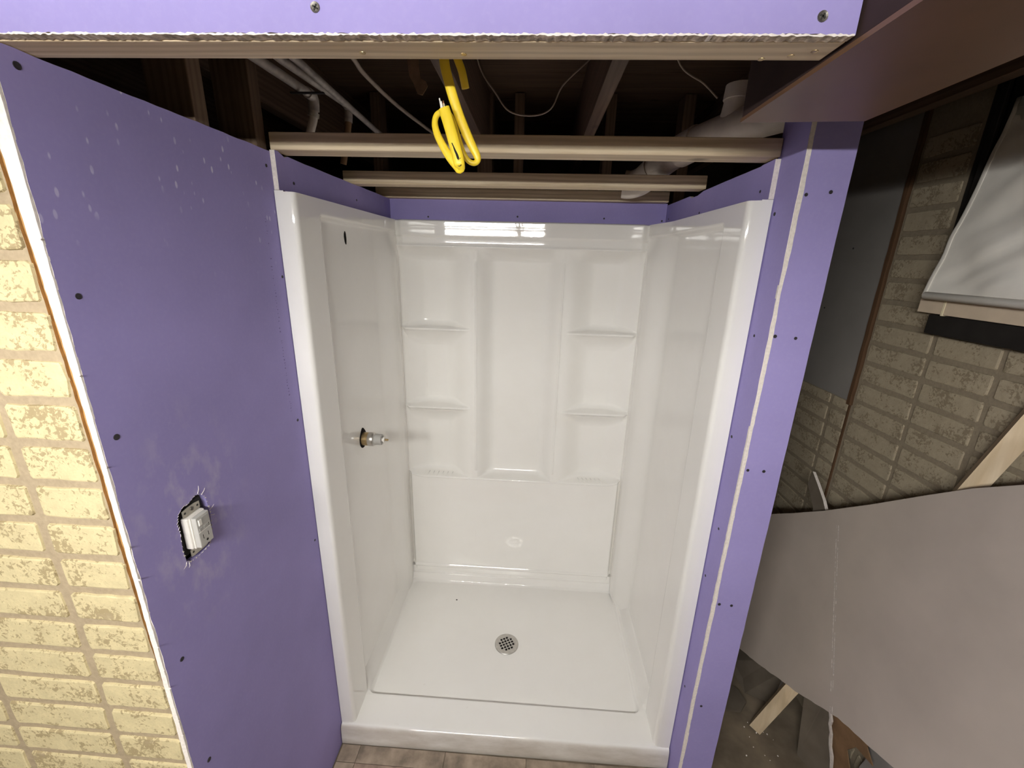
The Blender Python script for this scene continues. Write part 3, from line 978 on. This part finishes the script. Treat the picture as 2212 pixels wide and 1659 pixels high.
# drain with a lattice of square holes
g = G()
seg = 40
zt = 0.0675
rr = 0.0545
ringv = []
for r_i, z_i in ((rr, zt - 0.004), (rr, zt), (rr - 0.002, zt + 0.0016), (0.0405, zt + 0.0016)):
    ringv.append([(DRX + r_i * math.cos(2 * math.pi * k / seg), DRY + r_i * math.sin(2 * math.pi * k / seg), z_i) for k in range(seg)])
g.add([v for r_ in ringv for v in r_], [(l * seg + k, l * seg + (k + 1) % seg, (l + 1) * seg + (k + 1) % seg, (l + 1) * seg + k) for l in range(3) for k in range(seg)] + [tuple(3 * seg + k for k in range(seg))] + [tuple(range(seg))[::-1]])
dr = g.build('drain', 'steel', SH, label='round brushed steel drain with square holes')
hg = G()
ang = math.radians(28)
for a in range(-3, 4):
    for b in range(-3, 4):
        hx, hy = a * 0.0138, b * 0.0138
        if math.hypot(hx, hy) > 0.034: continue
        X = DRX + hx * math.cos(ang) - hy * math.sin(ang); Yq = DRY + hx * math.sin(ang) + hy * math.cos(ang)
        mt = Matrix.Translation((X, Yq, zt)) @ Matrix.Rotation(ang, 4, 'Z')
        hg.box(-0.0048, 0.0048, -0.0048, 0.0048, -0.0012, 0.004, mat=mt)
cut(dr, hg)
hg2 = G().tube([(DRX, DRY, zt - 0.0005), (DRX, DRY, zt + 0.0003)], 0.0395, 28).build('drain_cup', 'dark', dr)

# ================================================================== SHOWER VALVE, sticking out of the left panel
cut_y, cut_z = 0.335, 1.105
xv = SX0 + side_x(cut_y, cut_z)
def ell(cx, cy, cz, ry, rz, bump_top=0.0):
    out = []
    for k in range(24):
        a = 2 * math.pi * k / 24
        rz2 = rz * (1 + bump_top * max(0, math.cos(a - math.pi / 2)) ** 8)
        out.append((cx, cy + ry * math.cos(a), cz + rz2 * math.sin(a)))
    return out
VALV_Y, VALV_Z = 0.325, 1.110
g = G().slab(ell(xv + 0.0008, VALV_Y, VALV_Z, 0.0325, 0.0350, 0.30), (1, 0, 0), 0.0012)
g.build('valve_hole_shade', 'dark', spl, label='rough dark patch painted as the shaded hole around the valve')  # flat dark disc paints the shade inside the hole; panel stays uncut
VA = thing('shower_valve', 'unfinished brass and grey valve stem poking out of the left shower panel', 'valve', (xv, VALV_Y, VALV_Z))
def lathe_x(prof, seg=24):
    g = G()
    vs_ = []
    for (x, r) in prof:
        vs_ += [(xv + x, VALV_Y + r * math.cos(2 * math.pi * k / seg), VALV_Z + r * math.sin(2 * math.pi * k / seg)) for k in range(seg)]
    n_ = len(prof)
    f = [(l * seg + k, l * seg + (k + 1) % seg, (l + 1) * seg + (k + 1) % seg, (l + 1) * seg + k) for l in range(n_ - 1) for k in range(seg)]
    f.append(tuple((n_ - 1) * seg + k for k in range(seg))); f.append(tuple(range(seg))[::-1])
    g.add(vs_, f)
    return g
lathe_x([(0.0012, 0.0255), (0.024, 0.0255), (0.025, 0.024)]).build('valve_body', 'brass', VA, smooth=True, sharp=40)
lathe_x([(0.022, 0.0245), (0.0245, 0.0265), (0.043, 0.0265), (0.0455, 0.0245), (0.047, 0.021)]).build('bonnet_ring', 'steel', VA, smooth=True, sharp=40, label='shiny steel retaining ring')
lathe_x([(0.046, 0.0205), (0.048, 0.0208), (0.073, 0.0200), (0.0745, 0.0185), (0.0746, 0.012), (0.072, 0.0115)]).build('sleeve', 'plastic_gray', VA, smooth=True, sharp=40, label='grey plastic sleeve')
lathe_x([(0.071, 0.0075), (0.079, 0.0075), (0.080, 0.0115), (0.0845, 0.0115), (0.0848, 0.006)]).build('cartridge', 'plastic_white', VA, smooth=True, sharp=40)
lathe_x([(0.084, 0.0042), (0.0965, 0.0042), (0.0975, 0.003)]).build('stem', 'brass', VA, smooth=True, sharp=40)
# flat dark patch painted as the shade in the shower arm hole, high on the same panel
xh = SX0 + side_x(0.317, 1.833)
G().slab([(xh + 0.0006, 0.317 + 0.0085 * a, 1.833 + 0.021 * b) for a, b in ((0.3, 1), (0.8, 0.7), (1, 0.0), (0.9, -0.5), (0.6, -1), (-0.1, -0.95), (-0.7, -0.6), (-1, 0.1), (-0.8, 0.6), (-0.2, 0.95))], (1, 0, 0), 0.001).build('arm_hole_shade', 'dark', spl, label='small dark patch painted as the shaded shower arm hole')

# ================================================================== OUTLET in the left wall
OU = thing('wall_outlet', 'uncovered white electrical outlet in a ragged cutout of the purple wall', 'outlet', (0, -0.4205, 1.247))
oy, oz = -0.4195, 1.2465
G().box(-0.055, -0.008, oy - 0.030, oy + 0.036, oz - 0.050, oz + 0.056, 0.003).build('junction_box', 'slot', OU)
G().box(-0.0075, 0.0075, oy - 0.0220, oy + 0.0220, oz - 0.0345, oz + 0.0345, 0.003).build('device_body', 'plastic_white', OU)
G().box(0.0075, 0.0105, oy - 0.0185, oy + 0.0185, oz - 0.0345, oz + 0.0345, 0.001).build('shoulder', 'plastic_white', OU)
G().box(0.0100, 0.0205, oy - 0.0165, oy + 0.0165, oz - 0.0335, oz + 0.0335, 0.0015).build('device_face', 'plastic_face', OU)
of = bpy.data.objects['device_face']
xf = 0.0205
G().box(xf - 0.001, xf + 0.0012, oy - 0.0125, oy + 0.0125, oz + 0.0125, oz + 0.0290, 0.0008).build('rocker_switch', 'plastic_gray', of)
G().box(xf - 0.001, xf + 0.0020, oy - 0.0125, oy - 0.0050, oz + 0.0145, oz + 0.0275, 0.0008).build('rocker_tip', 'plastic_white', of)
G().box(xf - 0.001, xf + 0.0009, oy - 0.0130, oy - 0.0045, oz + 0.0020, oz + 0.0085, 0.0006).build('test_button', 'plastic_gray', of)
G().box(xf - 0.001, xf + 0.0009, oy - 0.0020, oy + 0.0070, oz + 0.0020, oz + 0.0085, 0.0006).build('test_button', 'plastic_gray', of)
for dz in (0.0035, 0.0070):
    disc((xf, oy + 0.0110, oz + dz), (1, 0, 0), 0.0011, 0.0003, 8).build('indicator', 'slot', of)
G().box(xf - 0.001, xf + 0.0005, oy - 0.0150, oy + 0.0150, oz - 0.0006, oz + 0.0006).build('ridge', 'plastic_white', of)
for dy in (-0.0065, 0.0065):
    G().box(xf - 0.001, xf + 0.0003, oy + dy - 0.0011, oy + dy + 0.0004, oz - 0.0175, oz - 0.0085).build('slot', 'slot', of)
    G().box(xf - 0.001, xf + 0.0003, oy + dy + 0.0004, oy + dy + 0.0012, oz - 0.0170, oz - 0.0090).build('slot_edge', 'plastic_white', of)
disc((xf, oy + 0.001, oz - 0.0245), (1, 0, 0), 0.0028, 0.0003, 12).build('ground_hole', 'slot', of)
for s in (1, -1):
    zc = oz + s * 0.0440
    ol_ = [(0.0005, oy - 0.021, zc - 0.0075), (0.0005, oy - 0.014, zc - 0.0090 * 1), (0.0005, oy + 0.014, zc - 0.009), (0.0005, oy + 0.021, zc - 0.0075), (0.0005, oy + 0.021, zc + 0.0065), (0.0005, oy + 0.008, zc + 0.0085), (0.0005, oy - 0.008, zc + 0.0085), (0.0005, oy - 0.021, zc + 0.0065)]
    st = G().slab(ol_, (1, 0, 0), 0.0014).build('mounting_strap', 'zinc', OU)
    for dy in (-0.0155, 0.0155):
        disc((0.0005, oy + dy, zc), (1, 0, 0), 0.0026, 0.0002, 10).build('strap_hole', 'slot', st)
    disc((0.0005, oy + 0.001, zc + 0.001), (1, 0, 0), 0.0042, 0.0022, 14).build('strap_screw', 'screw_gray', st)
# torn paper around the cutout
rq = random.Random(77)
g = G()
for (y_, z_), (y2, z2) in zip(hole, hole[1:] + hole[:1]):
    for q in range(3):
        a = (q + 0.5) / 3
        p = Vector((0.0006, y_ + (y2 - y_) * a, z_ + (z2 - z_) * a))
        dirv = Vector((0, p.y - oy, p.z - oz)).normalized()
        sz = rq.uniform(0.0015, 0.0042)
        tng = Vector((0, -dirv.z, dirv.y))
        g.slab([p - tng * sz, p + tng * sz * 0.8, p + dirv * sz * rq.uniform(0.1, 0.9) + Vector((0.001, 0, 0))], (1, 0, 0), 0.0006)
for (y_, z_, dy, dz) in ((-0.398, 1.312, 0.004, 0.016), (-0.390, 1.305, 0.010, 0.010), (-0.455, 1.194, -0.010, -0.008), (-0.45, 1.19, -0.004, -0.010), (-0.378, 1.262, 0.012, 0.006), (-0.379, 1.25, 0.010, -0.004)):
    g.tube([(0.0008, y_, z_), (0.003, y_ + dy * 0.5, z_ + dz * 0.6), (0.002, y_ + dy, z_ + dz)], [0.0008, 0.0006, 0.0003], 5)
g.build('torn_paper', 'gypsum', WL, label='torn white paper shreds round the outlet cutout', props={'kind': 'stuff'})

# ================================================================== YELLOW CABLE
def smooth_path(pts, sub=6):
    P = [Vector(p) for p in pts]
    out = []
    for i in range(len(P) - 1):
        p0 = P[max(i - 1, 0)]; p1 = P[i]; p2 = P[i + 1]; p3 = P[min(i + 2, len(P) - 1)]
        for k in range(sub):
            t = k / sub
            out.append(0.5 * ((2 * p1) + (-p0 + p2) * t + (2 * p0 - 5 * p1 + 4 * p2 - p3) * t * t + (-p0 + 3 * p1 - 3 * p2 + p3) * t ** 3))
    out.append(P[-1])
    return out
CB = thing('electrical_cable', 'yellow electrical cable folded into loops, hanging below the header', 'cable', (0.54, -0.39, 1.91))
yk = -0.390
path = [(0.505, yk + 0.06, 2.203), (0.514, yk + 0.02, 2.12), (0.5165, yk + 0.004, 2.063), (0.5235, yk, 2.032), (0.5335, yk, 2.001), (0.5455, yk, 1.972), (0.5580, yk, 1.947), (0.5655, yk, 1.934), (0.5670, yk, 1.9265), (0.5620, yk - 0.001, 1.9222), (0.5540, yk - 0.002, 1.9245), (0.5470, yk - 0.004, 1.933), (0.5400, yk - 0.006, 1.950), (0.5320, yk - 0.006, 1.972), (0.5245, yk - 0.005, 1.986), (0.5160, yk - 0.005, 1.9895), (0.5070, yk - 0.006, 1.986), (0.5035, yk - 0.008, 1.975), (0.5070, yk - 0.011, 1.960), (0.5160, yk - 0.014, 1.943), (0.5280, yk - 0.017, 1.926), (0.5395, yk - 0.021, 1.914), (0.5435, yk - 0.025, 1.9105), (0.5440, yk - 0.030, 1.9145), (0.5420, yk - 0.030, 1.924), (0.5360, yk - 0.028, 1.944), (0.5280, yk - 0.025, 1.969), (0.5205, yk - 0.022, 1.990)]
sp = smooth_path(path, 5)
WPROF = [(0, 0.0075), (0.20, 0.0072), (0.28, 0.0052), (0.33, 0.0040), (0.42, 0.0040), (0.50, 0.0052), (0.57, 0.0042), (0.62, 0.0045), (0.72, 0.0062), (0.80, 0.0076), (0.88, 0.0084), (1.0, 0.0084)]
def cable_w(t):
    for (a_, va), (b_, vb) in zip(WPROF, WPROF[1:]):
        if t <= b_: return (va + (vb - va) * (t - a_) / (b_ - a_), 0.0034)
    return (0.0084, 0.0034)
G().tube(sp, 0, 16, flat=cable_w, up=(0, 1, 0)).build('jacket', 'yellow', CB, smooth=True, sharp=70)
end = sp[-1]
for dx, m, dz in ((-0.0035, 'plastic_white', 0.012), (-0.0015, 'plastic_white', 0.008), (0.0012, 'copper', 0.009), (0.0035, 'ink', 0.004)):
    G().tube([end + Vector((dx, 0, -0.003)), end + Vector((dx * 1.1 - 0.001, -0.001, dz * 0.6)), end + Vector((dx * 1.2 - 0.002, 0, dz))], 0.0011, 7).build('conductor', m, CB)
# handwritten-like black printing on the front strand (illegible stroke)
gi = G()
ax_ = (Vector((0.5360, 0, 1.944)) - Vector((0.5440, 0, 1.9145))).normalized()
wd = Vector((ax_.z, 0, -ax_.x))
def onfront(s, w):
    a = Vector((0.5440, yk - 0.030, 1.9145)).lerp(Vector((0.5360, yk - 0.028, 1.944)), s)
    return a + wd * w + Vector((0, -0.0037, 0))
gi.tube([onfront(0.98, -0.003), onfront(0.8, -0.0018), onfront(0.62, -0.0010), onfront(0.45, 0.0002), onfront(0.26, 0.0008), onfront(0.20, 0.0002)], [0.0007, 0.0009, 0.0015, 0.0018, 0.0020, 0.0009], 6)
gi.tube([onfront(0.17, -0.0005), onfront(0.24, 0.0045)], 0.0005, 6)
gi.tube([onfront(-0.06, -0.002), onfront(-0.1, -0.0005), onfront(-0.06, 0.0032)], 0.0005, 6)
gi.build('ink_mark', 'ink', CB)
# second, shaded run of the same cable behind
G().tube(smooth_path([(0.512, yk + 0.09, 2.2), (0.523, yk + 0.05, 2.10), (0.536, yk + 0.045, 2.06), (0.540, yk + 0.055, 2.04)], 5), 0, 12, flat=(0.0062, 0.0032), up=(0, 1, 0)).build('jacket', 'yellow', CB, smooth=True)

# ================================================================== PIPES AND WIRES in the joist space
def pipe(name, paths, r, mat, label, cat, extra=None):
    c = Vector(paths[0][0])
    t = thing(name, label, cat, c)
    G().tube(paths[0], r, 14).build('pipe', mat, t, smooth=True, sharp=60)
    return t
P1 = thing('water_pipe', 'grey painted water pipe with an elbow turning down, leftmost of three', 'pipe', (0.06, 0.0, 2.17))
G().tube([(0.045, -0.44, 2.172), (0.059, -0.08, 2.172), (0.0665, 0.095, 2.172)], 0.0105, 14).build('pipe', 'pipe', P1, smooth=True, sharp=60)
G().tube(smooth_path([(0.0665, 0.09, 2.172), (0.067, 0.112, 2.171), (0.066, 0.121, 2.160), (0.064, 0.122, 2.140)], 4), 0.0135, 14).build('elbow', 'pipe', P1, smooth=True, sharp=60)
G().tube([(0.064, 0.122, 2.142), (0.060, 0.122, 2.120), (0.046, 0.122, 2.085), (0.030, 0.122, 2.050)], 0.0105, 14).build('riser', 'pvc', P1, smooth=True, sharp=60)
G().tube([(0.0632, 0.1215, 2.136), (0.0605, 0.1215, 2.126)], 0.0145, 14).build('coupling', 'zinc', P1, smooth=True, sharp=60)
P2 = thing('water_pipe', 'grey water pipe running between its two neighbours under the joists', 'pipe', (0.088, 0.0, 2.19))
G().tube([(0.095, -0.44, 2.186), (0.088, -0.05, 2.187), (0.081, 0.29, 2.207)], 0.0095, 14).build('pipe', 'pipe', P2, smooth=True, sharp=60)
G().tube(smooth_path([(0.081, 0.285, 2.206), (0.080, 0.305, 2.203), (0.079, 0.308, 2.185), (0.077, 0.308, 2.165)], 4), 0.0115, 12).build('elbow', 'pipe', P2, smooth=True, sharp=60)
G().tube([(0.077, 0.308, 2.168), (0.068, 0.308, 2.12), (0.050, 0.308, 2.05)], 0.0095, 12).build('riser', 'brown_paper', P2, smooth=True, sharp=60)
P3 = thing('water_pipe', 'grey water pipe reaching farthest back, rightmost of three', 'pipe', (0.104, 0.0, 2.19))
G().tube([(0.118, -0.44, 2.190), (0.112, -0.02, 2.1935), (0.092, 0.5, 2.192), (0.088, 0.78, 2.190)], 0.0085, 14).build('pipe', 'pipe', P3, smooth=True, sharp=60)
G().box(0.045, 0.13, 0.045, 0.053, 2.155, 2.159, 0.001).build('hanger_strap', 'black', P3)

DP = thing('drain_pipe', 'fat white plastic drain pipe with branch fitting behind the soffit end', 'pipe', (1.19, 0.3, 2.06))
G().tube(smooth_path([(1.36, 0.02, 2.155), (1.25, 0.19, 2.152), (1.195, 0.28, 2.150), (1.135, 0.42, 2.140), (1.085, 0.54, 2.108), (1.060, 0.60, 2.085)], 5), 0.044, 22).build('pipe', 'pvc', DP, smooth=True, sharp=60)
G().tube([(1.150, 0.385, 2.144), (1.120, 0.455, 2.132)], 0.050, 22).build('coupling', 'pvc', DP, smooth=True, sharp=50)
G().tube(smooth_path([(1.195, 0.28, 2.150), (1.2, 0.265, 2.185), (1.205, 0.258, 2.245)], 4), 0.036, 20).build('branch', 'pvc', DP, smooth=True, sharp=60)
G().tube([(1.204, 0.258, 2.215), (1.206, 0.257, 2.250)], 0.042, 20).build('hub', 'pvc', DP, smooth=True, sharp=50)
G().tube(smooth_path([(1.072, 0.575, 2.098), (1.045, 0.625, 2.072), (1.015, 0.66, 2.062), (0.985, 0.67, 2.064)], 5), [0.049] * 16, 22).build('elbow', 'pvc', DP, smooth=True, sharp=60)

def wire(pts, r, mat, label, cat='wire'):
    o = G().tube(smooth_path(pts, 6), r, 8).build('wire', mat, None, smooth=True)
    return top(o, label, cat)
wire([(0.185, -0.2, 2.27), (0.182, 0.10, 2.256), (0.178, 0.20, 2.25), (0.190, 0.448, 2.25), (0.236, 0.78, 2.25), (0.25, 0.95, 2.25)], 0.006, 'wire', 'thick tan cable running back along the dark joists left of the yellow cable')
wire([(0.462, 0.20, 2.40), (0.476, 0.3, 2.311), (0.524, 0.3, 2.243), (0.566, 0.3, 2.196), (0.634, 0.3, 2.185), (0.687, 0.3, 2.203), (0.718, 0.3, 2.261), (0.776, 0.3, 2.313), (0.806, 0.3, 2.34)], 0.0022, 'wire', 'thin pale wire sagging in a U between two joists')
wire([(0.99, 0.26, 2.40), (1.044, 0.3, 2.313), (1.115, 0.3, 2.269), (1.159, 0.3, 2.233)], 0.0025, 'wire', 'thin tan wire dropping onto the white drain pipe')
# torn kraft paper flap hanging from the subfloor
kp = G()
pf = [(0.262, 0.30, 2.43), (0.268, 0.30, 2.311), (0.272, 0.298, 2.283), (0.285, 0.295, 2.262), (0.296, 0.292, 2.236), (0.311, 0.292, 2.232), (0.327, 0.293, 2.255), (0.322, 0.296, 2.268), (0.305, 0.298, 2.277), (0.300, 0.30, 2.311), (0.306, 0.30, 2.43)]
kp.slab(pf, (0, -1, 0.1), 0.0015)
kpo = kp.build('paper_flap', 'kraft')
top(kpo, 'torn brown paper flap hanging from the dark ceiling left of the yellow cable', 'paper')

# ================================================================== WINDOW with a white shade, far right
WN = thing('window_1', 'basement window in the brick wall behind a white shade', None, (XB, -0.2, 1.66), kind='structure')
G().box(XB - 0.004, XB - 0.0005, -0.90, 0.2455, 1.70, 2.40).build('reveal', 'black', WN)
G().box(XB - 0.020, XB - 0.0045, 0.196, 0.214, 1.70, 2.40, 0.002).build('frame', 'black', WN)
G().box(XB - 0.012, XB - 0.010, -0.88, 0.195, 1.72, 2.38).build('pane', 'glass', WN)
g = G().box(1.80, XB - 0.0005, 0.1395, 0.2165, 1.6615, 1.7, 0.0015); g.build('sill', 'cream', WN)
g = G().box(1.80, XB - 0.0005, -0.90, 0.1345, 1.6605, 1.7, 0.0015); g.build('sill', 'cream', WN)
G().box(1.7985, XB - 0.004, 0.1335, 0.1405, 1.658, 1.701, 0.001).build('caulk_bead', 'caulk', WN)
G().box(1.802, XB - 0.0005, -0.90, 0.1785, 1.604, 1.6585, 0.003).build('apron', 'black', WN, label='black rubbery strip below the sill')
SD = thing('window_shade', 'creased white fabric shade pulled out over a round bottom bar', 'shade', (1.78, -0.2, 1.70))
def fab(i, j):
    u = i / 44; v = j / 34
    y_ = 0.1700 - 0.98 * u
    z_ = 1.712 + (2.20 - 1.712) * v
    base = 1.7660 + (0.094) * (1 - (1 - v) ** 1.05) * 0.93
    w = 0.013 * mnoise.noise(Vector((u * 5.2 + v * 2.0, v * 6.0, 0.3))) + 0.012 * mnoise.noise(Vector((u * 16 - v * 9, v * 3.4, 4.1)))
    w += 0.008 * math.sin((u * 9 + v * 5) * 2.2) * (1 - v) * sstep(0, 0.12, u)
    w *= sstep(0, 0.08, v) * (0.35 + 0.65 * sstep(0, 0.10, u))
    return Vector((min(base + w, 1.8525), y_, z_))
fb_ = G().grid(fab, 45, 35)
fb2 = fb_.build('shade_fabric', 'fabric', SD, smooth=True)
G().tube([(1.7650, 0.1690, 1.7115), (1.7650, 0.164, 1.7115), (1.7650, -0.85, 1.7115)], [0.006, 0.0105, 0.0105], 16).build('bottom_bar', 'fabric', SD, smooth=True, sharp=60)
hem = [fab(0, j) for j in range(35)]
G().tube([h + Vector((-0.001, 0.001, 0)) for h in hem], 0, 8, flat=(0.0065, 0.0012), up=(-1, 0, 0.2)).build('hem', 'fabric', SD, smooth=True)

# ================================================================== LEANING SHEET, STUD AND SCRAPS on the right
def onp(y_, z_, off=0.0): return Vector((1.52 + 0.18 * z_ + off, y_, z_))
nS = Vector((-1, 0, 0.18)).normalized()
rsx = random.Random(51)
low = [(0.78, 0.012), (0.62, 0.095), (0.45, 0.18), (0.294, 0.256), (0.205, 0.300), (0.123, 0.343), (0.06, 0.377), (-0.004, 0.411), (-0.073, 0.455), (-0.149, 0.503), (-0.239, 0.536), (-0.313, 0.567), (-0.62, 0.735), (-0.85, 0.87)]
low2 = []
for a, b in zip(low, low[1:]):
    for k in range(5):
        t = k / 5
        low2.append((a[0] + (b[0] - a[0]) * t + rsx.uniform(-0.0012, 0.0012), max(0.012, a[1] + (b[1] - a[1]) * t + rsx.uniform(-0.0015, 0.0015))))
low2.append(low[-1])
up_ = [(-0.47, 1.50), (-0.22, 1.332), (-0.137, 1.273), (-0.051, 1.200), (0.078, 1.087), (0.218, 0.971), (0.34, 0.878), (0.432, 0.812), (0.493, 0.748), (0.70, 0.57), (0.98, 0.35)]
DS = thing('drywall_sheet', 'large grey brown backed drywall sheet leaning across debris right of the column', 'drywall', (1.6, 0.1, 0.0))
G().slab([onp(a, b) for a, b in low2 + up_], nS, 0.0125, 0, 1, 2).build('sheet', ['gray_paper', 'purple', 'gypsum'], DS)
# chalk score: a broken double line down the sheet
rs5 = random.Random(61)
p0 = Vector((0.144, 0.964)); p1 = Vector((-0.127, 0.492))
dirs = (p1 - p0).normalized(); nn = Vector((-dirs.y, dirs.x))
for off in (-0.003, 0.0045):
    g = G(); t = 0.0
    while t < 1:
        l = rs5.uniform(0.015, 0.05)
        if rs5.random() > 0.22 + 0.35 * max(0, t - 0.55):
            a = p0.lerp(p1, t) + nn * off; b = p0.lerp(p1, min(1, t + l)) + nn * off
            w = rs5.uniform(0.0007, 0.0017)
            g.slab([onp(*(a + nn * w), -0.0003), onp(*(a - nn * w), -0.0003), onp(*(b - nn * w), -0.0003), onp(*(b + nn * w), -0.0003)], nS, 0.0003)
        t += l
    g.build('score_mark', 'chalk', DS, label='dusty scratched line down the sheet', props={'kind': 'stuff'})

# leaning 2x4
a0 = Vector((1.606, 0.146, 0.008)); a1 = Vector((1.788, -0.106, 1.262))
dr_ = (a1 - a0).normalized()
a1 = a0 + dr_ * 1.55
viewn = (CAM - (a0 + a1) / 2).normalized()
nf = (viewn - dr_ * viewn.dot(dr_)).normalized()
nf = (nf + dr_.cross(nf) * 0.18).normalized()
wdv = dr_.cross(nf).normalized()
def stud_box(a0, a1, w, t, wd, nv):
    g = G()
    cs = [(-w / 2, 0), (w / 2, 0), (w / 2, -t), (-w / 2, -t)]
    v = [a0 + wd * p + nv * q for p, q in cs] + [a1 + wd * p + nv * q for p, q in cs]
    g.add(v, [(0, 1, 2, 3), (7, 6, 5, 4), (0, 4, 5, 1), (1, 5, 6, 2), (2, 6, 7, 3), (3, 7, 4, 0)])
    return g
LS = stud_box(a0, a1, 0.041, 0.040, wdv, nf)
lo = LS.build('leaning_stud', 'pine_z'); top(lo, 'pale pine stud standing aslant behind the leaning drywall sheet, foot on the floor', 'lumber')

# torn scrap board behind the stud, its white broken edge standing up
SC = thing('scrap_board', 'broken dark board scrap with a ragged white edge beneath the leaning sheet', 'drywall', (1.70, 0.03, 0.0))
e0 = Vector((1.775, 0.083, 0.325)); e1 = Vector((1.777, -0.035, 0.015))
f0 = Vector((1.745, 0.150, 0.300)); f1 = Vector((1.730, 0.075, 0.002))
edge_l = [e1.lerp(e0, i / 14) + Vector((0, rsx.uniform(-0.003, 0.003), 0)) for i in range(15)]
fnrm = (e0 - e1).cross(f1 - e1).normalized()
if fnrm.dot(CAM - e0) < 0: fnrm = -fnrm
G().slab([f0, f1, Vector((1.752, 0.01, 0.002))] + edge_l, fnrm, 0.012).build('board_face', 'dark_paper', SC)
g = G()
ra = [p + Vector((0.001, -0.000, 0)) + fnrm * 0.002 for p in edge_l]
rb_ = [p + Vector((0.0, -0.0115 + rsx.uniform(-0.003, 0.003), 0.0)) + fnrm * 0.002 for p in edge_l]
g.slab(ra + rb_[::-1], fnrm, 0.010)
g.build('broken_edge', 'gypsum', SC, label='ragged pale broken edge')
# brown torn backing piece with pointed tears
BP = G()
bpts = [(1.792, 0.066, 0.245), (1.792, 0.03, 0.36), (1.792, -0.08, 0.45), (1.792, -0.115, 0.40), (1.792, -0.085, 0.30), (1.792, -0.120, 0.270), (1.792, -0.055, 0.252), (1.792, -0.030, 0.200), (1.792, -0.085, 0.115), (1.792, -0.08, 0.02), (1.792, 0.02, 0.003), (1.792, 0.05, 0.02)]
BP.slab(bpts, (-1, -0.1, 0.1), 0.004)
bpo = BP.build('torn_backing', 'brown_paper'); top(bpo, 'torn orange brown paper backing with pointed tears beside the broken white edge', 'paper')
# grey torn plastic sheet behind it
tp_ = G()
def crumple(i, j):
    u = i / 16; v = j / 16
    p = Vector((1.826, -0.06 - 0.30 * u, 0.01 + 0.44 * v))
    p.x += 0.018 * mnoise.noise(Vector((u * 5, v * 5, 1.2))) + 0.010 * mnoise.noise(Vector((u * 12, v * 12, 7.2)))
    return p
tp_.grid(crumple, 17, 17)
tpo = tp_.build('plastic_sheet', 'gray_board', None, smooth=True); top(tpo, 'crumpled grey plastic sheet at the wall under the leaning drywall sheet', 'plastic')
# dark slabs propped behind the column
d1 = G().slab([(1.675, 0.48, 0.10), (1.745, 0.20, 0.31), (1.735, 0.25, 0.012), (1.640, 0.30, 0.004), (1.62, 0.44, 0.02)], (-0.95, -0.3, 0.1), 0.010).build('dark_offcut', 'dark_paper'); top(d1, 'dark dusty board offcut leaning behind the column at the floor', 'drywall')
d2 = G().slab([(1.50, 0.40, 0.012), (1.615, 0.31, 0.012), (1.625, 0.255, 0.012), (1.585, 0.215, 0.012), (1.47, 0.22, 0.012), (1.42, 0.36, 0.012)], (0, 0, 1), 0.010).build('dark_offcut', 'dark_paper'); top(d2, 'dark broken board offcut lying flat on the floor beside the stud foot', 'drywall')
ms = G().tube([(1.715, 0.232, 0.05), (1.7155, 0.213, 0.22)], 0, 4, flat=(0.006, 0.002), up=(-1, 0, 0)).build('metal_strip', 'pipe'); top(ms, 'thin pale grey strip standing beside the stud foot', 'strip')
# pointed purple-faced shard above the sheet, next to the column
s1 = G()
shp = [onp(0.375, 1.040, 0.03), onp(0.372, 0.99, 0.03), onp(0.30, 0.93, 0.03), onp(0.262, 0.83, 0.03), onp(0.234, 0.84, 0.03), onp(0.242, 0.95, 0.03), onp(0.275, 0.978, 0.03), onp(0.325, 1.01, 0.03)]
s1.slab(shp, nS, 0.012, 0, 1, 1)
s1o = s1.build('drywall_shard', ['dark_paper', 'gypsum']); top(s1o, 'pointed dark drywall shard with white edge wedged between the column and brick wall', 'drywall')
# crumbs of plaster on the floor
rcb = random.Random(91)
for i in range(14):
    x = 1.52 + rcb.uniform(0, 0.16); y_ = 0.03 + rcb.uniform(0, 0.15); s = rcb.uniform(0.0015, 0.0035)
    bm = bmesh.new(); bmesh.ops.create_icosphere(bm, subdivisions=1, radius=s)
    for v in bm.verts: v.co *= rcb.uniform(0.6, 1.2)
    bm.transform(Matrix.Translation((x, y_, s * 0.55)))
    o = G().from_bm(bm).build('plaster_crumb', 'gypsum')
    top(o, 'tiny white plaster crumb on the dark floor near the stud foot', 'crumb', group='plaster crumbs on the floor')
# screw-tip sized dark speck on the pan
bm = bmesh.new(); bmesh.ops.create_icosphere(bm, subdivisions=1, radius=0.004)
bm.transform(Matrix.Translation((0.32, 0.635, 0.0735)) @ Matrix.Diagonal((1.2, 0.8, 0.6, 1)))
o = G().from_bm(bm).build('debris_speck', 'slot'); top(o, 'tiny dark speck of debris on the white pan left of the drain', 'debris')

# ================================================================== the room's lamp, behind the viewer
LM = thing('ceiling_light', 'twin tube strip light hanging under the ceiling behind the viewer', 'light', (0.22, LIGHT_Y, LIGHT_Z))
G().box(-0.33, 0.77, LIGHT_Y - 0.085, LIGHT_Y + 0.085, LIGHT_Z + 0.045, LIGHT_Z + 0.075, 0.004).build('housing', 'plastic_white', LM)
for x in (-0.2, 0.62):
    G().tube([(x, LIGHT_Y, LIGHT_Z + 0.075), (x, LIGHT_Y, 2.30)], 0.003, 6).build('hanger', 'steel', LM)
for dy in (-0.05, 0.05):
    for a, b in ((-0.28, 0.385), (0.40, 0.72)):
        G().tube([(a, LIGHT_Y + dy, LIGHT_Z), (b, LIGHT_Y + dy, LIGHT_Z)], 0.013, 10).build('tube', 'tube', LM, smooth=True, sharp=60)
